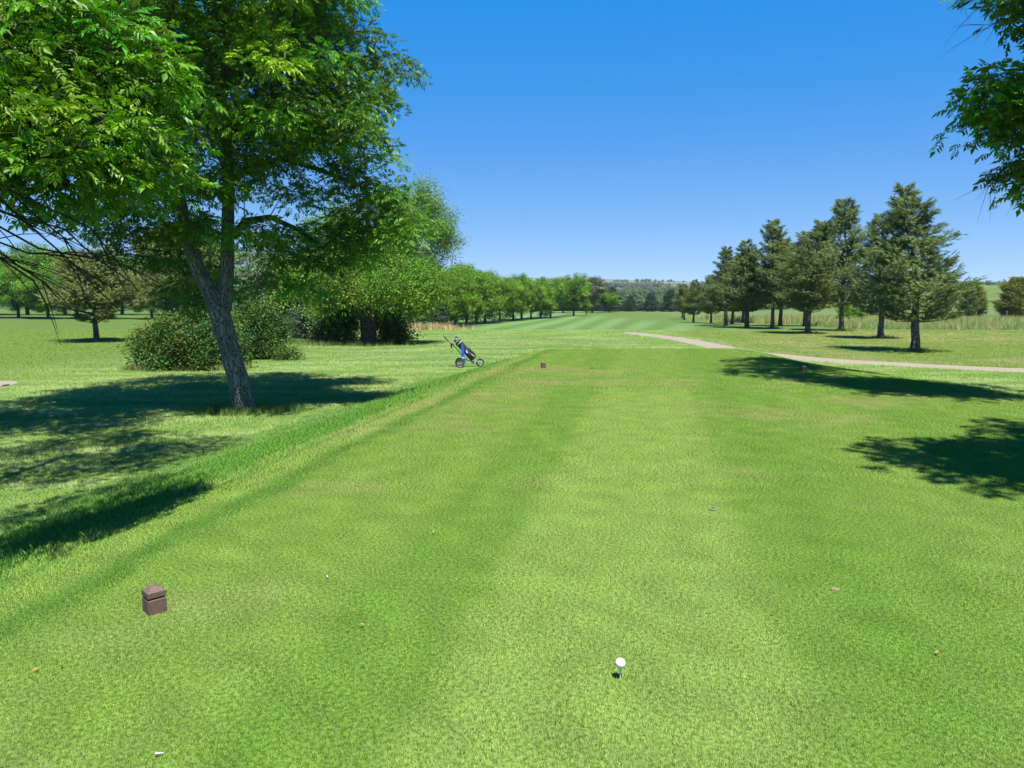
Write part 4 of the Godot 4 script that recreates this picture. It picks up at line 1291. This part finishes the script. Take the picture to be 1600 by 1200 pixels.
func build_litter() -> void:
	var r := RandomNumberGenerator.new()
	r.seed = 19
	var tones := [mat(Color(0.30, 0.19, 0.08)), mat(Color(0.36, 0.29, 0.15)), mat(Color(0.34, 0.18, 0.06))]
	var shapes := []
	for k in 3:
		var b := MB.new()
		leaflet(b, Vector3(-0.012, 0.004, 0), Vector3(1, 0.15, 0).normalized(), Vector3.BACK, Vector3.UP, 0.028, 0.015, 0.1 * k, Color.WHITE)
		shapes.append(b.mesh())
	for a in [[-2.01, 3.02], [-1.92, 3.05], [-0.66, 3.71], [1.29, 3.58], [2.77, 4.39], [1.88, 3.17], [2.22, 3.14], [3.23, 7.44], [3.26, 7.72], [1.08, 2.87], [-0.52, 4.85], [-0.72, 3.45], [2.67, 5.23], [2.97, 4.85], [3.4, 6.6], [0.3, 5.6]]:
		var o := obj("fallen_leaf", shapes[r.randi() % 3], tones[r.randi() % 3])
		o.position = put(a[0], a[1], 0.014)
		o.rotation = Vector3(r.randfn() * 0.3, r.randf() * TAU, r.randfn() * 0.3)
		o.scale = Vector3.ONE * (0.55 + 0.5 * r.randf())
		tag(o, "small dry tan leaf lying on the mown tee turf", "leaf", "dry leaves scattered on the tee")
	var wm := mat(Color(0.75, 0.74, 0.70), 0.5)
	for a in [[-1.22, 2.44, 0.5], [-1.04, 4.08, 2.0]]:
		var b := MB.new()
		b.lathe(Transform3D(Basis(Vector3.BACK, 1.35), Vector3.ZERO), [Vector2(0, -0.014), Vector2(0.0022, -0.010), Vector2(0.0024, 0.008), Vector2(0.005, 0.014), Vector2(0, 0.0135)], 10)
		var o := obj("broken_tee", b.mesh(), wm)
		o.position = put(a[0], a[1], 0.013)
		o.rotation.y = a[2]
		tag(o, "broken piece of white wooden tee lying in the turf", "tee piece", "broken tee pieces on the turf")
	var sb := MB.new()
	var sand := mat(Color(0.20, 0.165, 0.09), 0.95)
	var prof := []
	for k in 14:
		var w := TAU * k / 14
		prof.append(Vector3(cos(w) * 0.035 * (0.7 + 0.5 * r.randf()), 0.004, sin(w) * 0.03 * (0.7 + 0.5 * r.randf())))
	for k in 14:
		sb.tri(Vector3(0, 0.016, 0), prof[k], prof[(k + 1) % 14], Color.WHITE, Vector3.UP * 0.5)
	var so := obj("sand_patch", sb.mesh(), sand)
	so.position = put(1.75, 3.92)
	so.scale = Vector3(0.75, 0.8, 0.75)
	tag(so, "tiny tan patch of bare sand in the tee turf", "sand patch")
	var sp := thing("sprinkler_head", "flush grey green round sprinkler cap sunk in the tee turf", "sprinkler", put(1.48, 5.41))
	var s1 := MB.new()
	s1.lathe(Transform3D.IDENTITY, [Vector2(0.030, -0.01), Vector2(0.030, 0.009), Vector2(0.027, 0.012), Vector2(0.022, 0.010), Vector2(0, 0.014)], 20)
	obj("cap", s1.mesh(), mat(Color(0.13, 0.16, 0.07), 0.9), sp)
	var s2 := MB.new()
	s2.box(Transform3D(Basis.IDENTITY, Vector3(0.0, 0.0155, -0.008)), Vector3(0.022, 0.004, 0.007), 0.001)
	obj("slot", s2.mesh(), mat(Color(0.03, 0.03, 0.03), 0.7), sp)
	var cb := MB.new()
	for k in 9:
		var w := TAU * k / 9
		var w2 := TAU * (k + 1) / 9
		cb.tri(Vector3(0, 0.04, 0), Vector3(cos(w) * 0.03, 0.004, sin(w) * 0.03), Vector3(cos(w2) * 0.03, 0.004, sin(w2) * 0.03), Color.WHITE, Vector3.UP * 0.3)
	var co := obj("dirt_clod", cb.mesh(), mat(Color(0.03, 0.022, 0.015), 0.95))
	co.position = put(1.65, 15.5)
	tag(co, "small dark clod of soil on the far tee turf", "clod")

# ---------------------------------------------------------------- push cart
func wheel(root: Node3D, at: Vector3, R: float, tyre: Material, rim: Material) -> void:
	var w := Node3D.new()
	w.name = "wheel"
	root.add_child(w, true)
	w.position = at
	var tb := MB.new()
	var ring := PackedVector3Array()
	var rad := PackedFloat32Array()
	for k in 25:
		ring.append(Vector3(cos(TAU * k / 24), sin(TAU * k / 24), 0) * (R - 0.02)); rad.append(0.021)
	tb.tube(ring, rad, 8)
	obj("tyre", tb.mesh(), tyre, w)
	var rb := MB.new()
	ring = PackedVector3Array()
	rad = PackedFloat32Array()
	for k in 25:
		ring.append(Vector3(cos(TAU * k / 24), sin(TAU * k / 24), 0) * (R - 0.048)); rad.append(0.012)
	rb.tube(ring, rad, 6)
	for k in 5:
		var a := TAU * k / 5 + 0.3
		rb.tube(PackedVector3Array([Vector3.ZERO, Vector3(cos(a), sin(a), 0) * (R - 0.045)]), PackedFloat32Array([0.014, 0.010]), 5)
	rb.lathe(Transform3D(Basis(Vector3.RIGHT, PI / 2), Vector3.ZERO), [Vector2(0, -0.035), Vector2(0.028, -0.033), Vector2(0.028, 0.033), Vector2(0, 0.035)], 12)
	obj("rim", rb.mesh(), rim, w)

func build_cart() -> void:
	var t := thing("golf_push_cart", "three-wheeled push cart carrying a black golf bag and blue towel", "push cart", put(-1.8, 27.1), 0.18)
	var black := mat(Color(0.016, 0.016, 0.018), 0.55)
	var rubber := mat(Color(0.020, 0.020, 0.021), 0.85)
	var alu := mat(Color(0.34, 0.35, 0.36), 0.45, 0.5)
	var grey := mat(Color(0.30, 0.31, 0.32), 0.6)
	var white := mat(Color(0.72, 0.73, 0.72), 0.5)
	var cloth := mat(Color(0.025, 0.13, 0.62), 0.9)
	var navy := mat(Color(0.015, 0.022, 0.10), 0.8)
	var steel := mat(Color(0.32, 0.33, 0.34), 0.5, 0.5)
	wheel(t, Vector3(-0.10, 0.155, 0.30), 0.157, rubber, alu)
	wheel(t, Vector3(-0.06, 0.155, -0.30), 0.157, rubber, alu)
	wheel(t, Vector3(0.656, 0.15, 0.0), 0.15, rubber, alu)
	var fb := MB.new()
	fb.tube(PackedVector3Array([Vector3(-0.50, 0.96, 0), Vector3(-0.40, 0.86, 0), Vector3(-0.17, 0.65, 0), Vector3(0.04, 0.36, 0), Vector3(0.20, 0.24, 0), Vector3(0.42, 0.185, 0)]), PackedFloat32Array([0.018, 0.018, 0.02, 0.022, 0.022, 0.02]), 8, Color.WHITE, true)
	obj("frame", fb.mesh(), alu, t)
	var ax := MB.new()
	for s in [-1.0, 1.0]:
		ax.tube(PackedVector3Array([Vector3(0.08, 0.33, 0), Vector3(-0.02, 0.25, s * 0.16), Vector3(-0.08, 0.155, s * 0.29)]), PackedFloat32Array([0.016, 0.016, 0.014]), 6)
	obj("axle_arm", ax.mesh(), black, t)
	var fk := MB.new()
	for s in [-1.0, 1.0]:
		fk.tube(PackedVector3Array([Vector3(0.42, 0.185, 0), Vector3(0.52, 0.22, s * 0.04), Vector3(0.656, 0.15, s * 0.042)]), PackedFloat32Array([0.016, 0.015, 0.012]), 6)
	fk.box(Transform3D(Basis.IDENTITY, Vector3(0.43, 0.16, 0)), Vector3(0.16, 0.06, 0.12), 0.015)
	obj("fork", fk.mesh(), grey, t)
	var hb := MB.new()
	hb.tube(PackedVector3Array([Vector3(-0.48, 0.94, 0), Vector3(-0.56, 1.03, 0), Vector3(-0.61, 1.085, 0)]), PackedFloat32Array([0.02, 0.02, 0.02]), 8)
	hb.tube(PackedVector3Array([Vector3(-0.60, 1.08, -0.17), Vector3(-0.625, 1.10, -0.08), Vector3(-0.625, 1.10, 0.08), Vector3(-0.60, 1.08, 0.17)]), PackedFloat32Array([0.018, 0.019, 0.019, 0.018]), 8, Color.WHITE, true)
	obj("handle", hb.mesh(), black, t)
	var pb := MB.new()
	pb.box(Transform3D(Basis(Vector3.BACK, 0.1), Vector3(-0.385, 0.775, 0.03)), Vector3(0.055, 0.19, 0.05), 0.02)
	obj("brake_lever", pb.mesh(), black, t)
	var cb := MB.new()
	cb.box(Transform3D(Basis(Vector3.BACK, -0.85), Vector3(-0.34, 0.86, 0)), Vector3(0.16, 0.06, 0.14), 0.02)
	obj("console", cb.mesh(), grey, t)
	# bag: its axis runs from the foot near the fork up to the mouth
	var foot := Vector3(0.43, 0.30, 0)
	var axis := (Vector3(-0.16, 0.93, 0) - foot).normalized()
	var side := Vector3(axis.y, -axis.x, 0)
	var bx := Transform3D(Basis(side, axis, Vector3.BACK), foot)
	var bb := MB.new()
	bb.lathe(bx, [Vector2(0, 0), Vector2(0.115, 0.0), Vector2(0.128, 0.02), Vector2(0.130, 0.10), Vector2(0.122, 0.45), Vector2(0.120, 0.70), Vector2(0.128, 0.76), Vector2(0.128, 0.83), Vector2(0.118, 0.845), Vector2(0.105, 0.80), Vector2(0, 0.78)], 20)
	obj("bag_body", bb.mesh(), black, t)
	var k1 := MB.new()
	k1.box(bx * Transform3D(Basis.IDENTITY, Vector3(0.11, 0.24, 0.0)), Vector3(0.09, 0.36, 0.19), 0.035)
	obj("pocket", k1.mesh(), black, t)
	var k2 := MB.new()
	k2.box(bx * Transform3D(Basis.IDENTITY, Vector3(0.0, 0.36, 0.12)), Vector3(0.15, 0.34, 0.05), 0.02)
	obj("pocket", k2.mesh(), navy, t)
	var k3 := MB.new()
	k3.box(bx * Transform3D(Basis(Vector3.BACK, 0.2), Vector3(0.04, 0.20, 0.135)), Vector3(0.022, 0.28, 0.02), 0.006)
	k3.box(bx * Transform3D(Basis(Vector3.BACK, -0.5), Vector3(-0.02, 0.38, 0.15)), Vector3(0.05, 0.10, 0.012), 0.004)
	k3.box(bx * Transform3D(Basis.IDENTITY, Vector3(0.158, 0.30, 0.02)), Vector3(0.008, 0.10, 0.07), 0.003)
	obj("bag_trim", k3.mesh(), white, t)
	var rg := MB.new()
	rg.lathe(bx, [Vector2(0.128, 0.755), Vector2(0.136, 0.765), Vector2(0.136, 0.79), Vector2(0.129, 0.80)], 20)
	obj("bag_collar", rg.mesh(), grey, t)
	var r := RandomNumberGenerator.new()
	r.seed = 3
	for k in 9:
		var q := Node3D.new()
		q.name = "club"
		t.add_child(q, true)
		var a := TAU * k / 9.0
		var base := bx * Vector3(cos(a) * 0.07, 0.78, sin(a) * 0.08)
		var top := bx * Vector3(cos(a) * 0.095, 0.92 + 0.10 * r.randf(), sin(a) * 0.11)
		var sh := MB.new()
		sh.tube(PackedVector3Array([base, top]), PackedFloat32Array([0.006, 0.006]), 5)
		obj("shaft", sh.mesh(), steel, q)
		var hd := MB.new()
		if k < 4:
			hd.lathe(Transform3D(Basis(side, axis, Vector3.BACK), top), [Vector2(0, -0.035), Vector2(0.036, -0.03), Vector2(0.055, 0.005), Vector2(0.042, 0.045), Vector2(0, 0.045)], 10)
			obj("head_cover", hd.mesh(), black if k % 2 else grey, q)
		else:
			hd.box(Transform3D(Basis(Vector3.UP, r.randf() * TAU) * Basis(Vector3.BACK, 0.5), top), Vector3(0.075, 0.045, 0.014), 0.006)
			obj("head", hd.mesh(), steel, q)
	# towel: a folded hanging sheet with thickness
	var tb := MB.new()
	var tw := MB.new()
	for layer in 2:
		var zz := 0.165 + layer * 0.012
		var rows := 16
		var colsn := 8
		for j in rows:
			for i in colsn:
				var P := func(ii: int, jj: int) -> Vector3:
					var v := float(jj) / rows
					var u := float(ii) / colsn - 0.5
					return Vector3(-0.01 + 0.055 * v + u * (0.075 + 0.07 * v), 0.83 - 0.66 * v + 0.01 * sin(u * 9.0), zz + 0.012 * sin(u * 16.0 + v * 2.0) * (0.4 + v))
				var tgt := tw if (layer == 1 and j == 11) else tb
				tgt.quad(P.call(i, j), P.call(i + 1, j), P.call(i + 1, j + 1), P.call(i, j + 1))
	cloth.cull_mode = BaseMaterial3D.CULL_DISABLED
	obj("towel", tb.mesh(), cloth, t)
	obj("towel_stripe", tw.mesh(), white, t)

# ---------------------------------------------------------------- grass
func sow(called: String, label: String, mesh: Mesh, d0: float, d1: float, per_m2: float, size: float, where: int, r: RandomNumberGenerator) -> void:
	var xf := []
	var cols := PackedColorArray()
	var d := d0
	var cell := 1.0 / sqrt(per_m2)
	while d < d1:
		var half := 0.72 * d + 1.4
		var n := int(2.0 * half / cell)
		for k in n:
			var x := -half + (k + r.randf()) * cell
			var dd := d + (r.randf() - 0.5) * cell
			var sl := left_out(x, dd) if dd < 24.0 else 9.0
			var on_tee := dd < 21.2 and sl < 0.9 and x < 7.5
			if on_tee != (where == 0): continue
			if where == 1:
				# keep off the gravel
				if dd > 24.0 and x > 5.0 and on_path(x, dd): continue
				if x < -13.9 and dd < 25.5 and dd > 20.2 and absf(dd - 21.4 - (-x - 14.8) * 0.36) < 0.85: continue
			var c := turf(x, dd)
			var lean := 0.0
			var s := size * (0.75 + 0.5 * r.randf())
			var tall := 1.0
			if where == 0:
				var st := x - 0.186 * dd
				lean = 0.22 if (st > -0.86 and st < 0.65) or (st > 1.95 and st < 2.7) else -0.2
			else:
				tall = 0.7 + 0.6 * s01(n_mid.get_noise_2d(x * 0.5, dd * 0.5) + 0.5)
				if dd < 24.0 and sl < 4.0: tall *= 0.8
			var b := Basis(Vector3.RIGHT, Vector3(0, 1, -lean), Vector3.BACK) * Basis(Vector3.UP, r.randf() * TAU).scaled(Vector3(s, s * tall, s))
			xf.append(Transform3D(b, Vector3(x, ground(x, dd), -dd)))
			var w := 0.92 + 0.16 * r.randf()
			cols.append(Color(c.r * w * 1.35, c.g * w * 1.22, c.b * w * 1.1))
		d += cell
	print(called, " ", xf.size())
	tag(scatter(called, mesh, M.blade, xf, cols), label, "grass")

var path_line := PackedVector2Array([Vector2(8.0, 52.0), Vector2(9.8, 45.5), Vector2(10.3, 39.4), Vector2(10.5, 35.0), Vector2(11.3, 32.2), Vector2(12.7, 29.6), Vector2(14.4, 28.0), Vector2(16.1, 26.7), Vector2(18.5, 25.2), Vector2(24.0, 22.5), Vector2(32, 20)])

func on_path(x: float, d: float) -> bool:
	var p := Vector2(x, d)
	for i in path_line.size() - 1:
		if Geometry2D.get_closest_point_to_segment(p, path_line[i], path_line[i + 1]).distance_squared_to(p) < 0.56: return true
	return false

func patch(called: String, label: String, mesh: Mesh, n: int, f: Callable, r: RandomNumberGenerator) -> void:
	var xf := []
	var cols := PackedColorArray()
	for k in n:
		var a: Array = f.call(r)
		var s: float = a[3]
		xf.append(Transform3D(Basis(Vector3.UP, r.randf() * TAU).scaled(Vector3(s, s * (0.7 + 0.6 * r.randf()), s)), put(a[0], a[1])))
		var c: Color = a[2]
		var w := 0.75 + 0.5 * r.randf()
		cols.append(Color(c.r * w, c.g * w, c.b * w))
	tag(scatter(called, mesh, M.blade, xf, cols), label, "grass")

func build_grass() -> void:
	var r := RandomNumberGenerator.new()
	r.seed = 41
	var mown := grass_tuft(130, 0.062, 0.0105, 0.0028, 0.6, 51, 0.10)
	var rough := grass_tuft(64, 0.12, 0.034, 0.0050, 0.6, 52, 0.05)
	sow("mown_grass", "close-mown green turf of the tee in the foreground", mown, 1.7, 6.0, 340.0, 1.0, 0, r)
	sow("mown_grass", "close-mown green turf across the middle of the tee", mown, 6.0, 12.0, 190.0, 1.35, 0, r)
	sow("mown_grass", "close-mown green turf at the forward end of the tee", mown, 12.0, 21.4, 85.0, 1.8, 0, r)
	sow("rough_grass", "longer green grass on the bank and lawn beside the tee", rough, 2.5, 14.0, 105.0, 1.0, 1, r)
	sow("rough_grass", "longer green lawn grass around the forked ash tree", rough, 14.0, 28.0, 40.0, 1.3, 1, r)
	sow("rough_grass", "longer green grass of the lawn beyond the push cart", rough, 28.0, 58.0, 10.0, 1.6, 1, r)
	var tall := grass_tuft(22, 0.16, 0.42, 0.016, 0.28, 53, 0.15)
	patch("tree_base_grass", "unmown ring of longer grass round the forked ash trunk", tall, 240, func(q): 
		var a: float = q.randf() * TAU
		var l: float = 0.28 + 0.75 * pow(q.randf(), 1.5)
		return [-5.75 + cos(a) * l * 1.3, 16.3 + sin(a) * l * 0.8, Color(0.085, 0.18, 0.035), 0.36], r)
	patch("dry_grass", "tan dry tall grass before the wide spruce", tall, 420, func(q): return [-6.9 + q.randfn() * 1.3, 57.4 + q.randfn() * 0.9, Color(0.40, 0.31, 0.17) if q.randf() < 0.7 else Color(0.16, 0.21, 0.06), 1.15], r)
	patch("shrub_base_grass", "tan and green unmown grass along the foot of the broad shrub", tall, 420, func(q): return [-13.4 + q.randf() * 4.2, 25.6 + q.randf() * 0.9, Color(0.28, 0.26, 0.11) if q.randf() < 0.5 else Color(0.12, 0.19, 0.04), 0.5], r)
	patch("tall_grass", "tall blue green grass along the field edge beside the fence", tall, 5200, func(q):
		var x: float = 27.0 + q.randf() * 42.0
		return [x, 62.0 + q.randf() * 9.0 - (x - 27.0) * 0.18 + q.randfn(), Color(0.13, 0.205, 0.062) if q.randf() < 0.7 else Color(0.24, 0.24, 0.10), 0.8 + 0.45 * q.randf()], r)
	patch("field_grass", "tan seeding field grass round the fence posts", tall, 6500, func(q):
		var x: float = 26.0 + q.randf() * 60.0
		return [x, 74.0 + q.randf() * 34.0, Color(0.25, 0.235, 0.10) if q.randf() < 0.42 else Color(0.15, 0.22, 0.07), 1.2 + 0.6 * q.randf()], r)
	for a in [[18.87, 35.3], [22.74, 46.6], [20.84, 53.3], [25.06, 57.6], [21.2, 61.6]]:
		patch("pine_base_grass", "ring of longer green grass at the foot of a pine trunk", tall, 70, func(q): return [a[0] + q.randfn() * 0.35, a[1] + q.randfn() * 0.3, Color(0.12, 0.19, 0.035), 0.5], r)
	patch("spreading_tree_base_grass", "uncut grass under the many-stemmed tree", tall, 500, func(q): return [-9.6 + q.randfn() * 1.6, 39.4 + q.randfn() * 0.7, Color(0.13, 0.20, 0.05), 0.6], r)
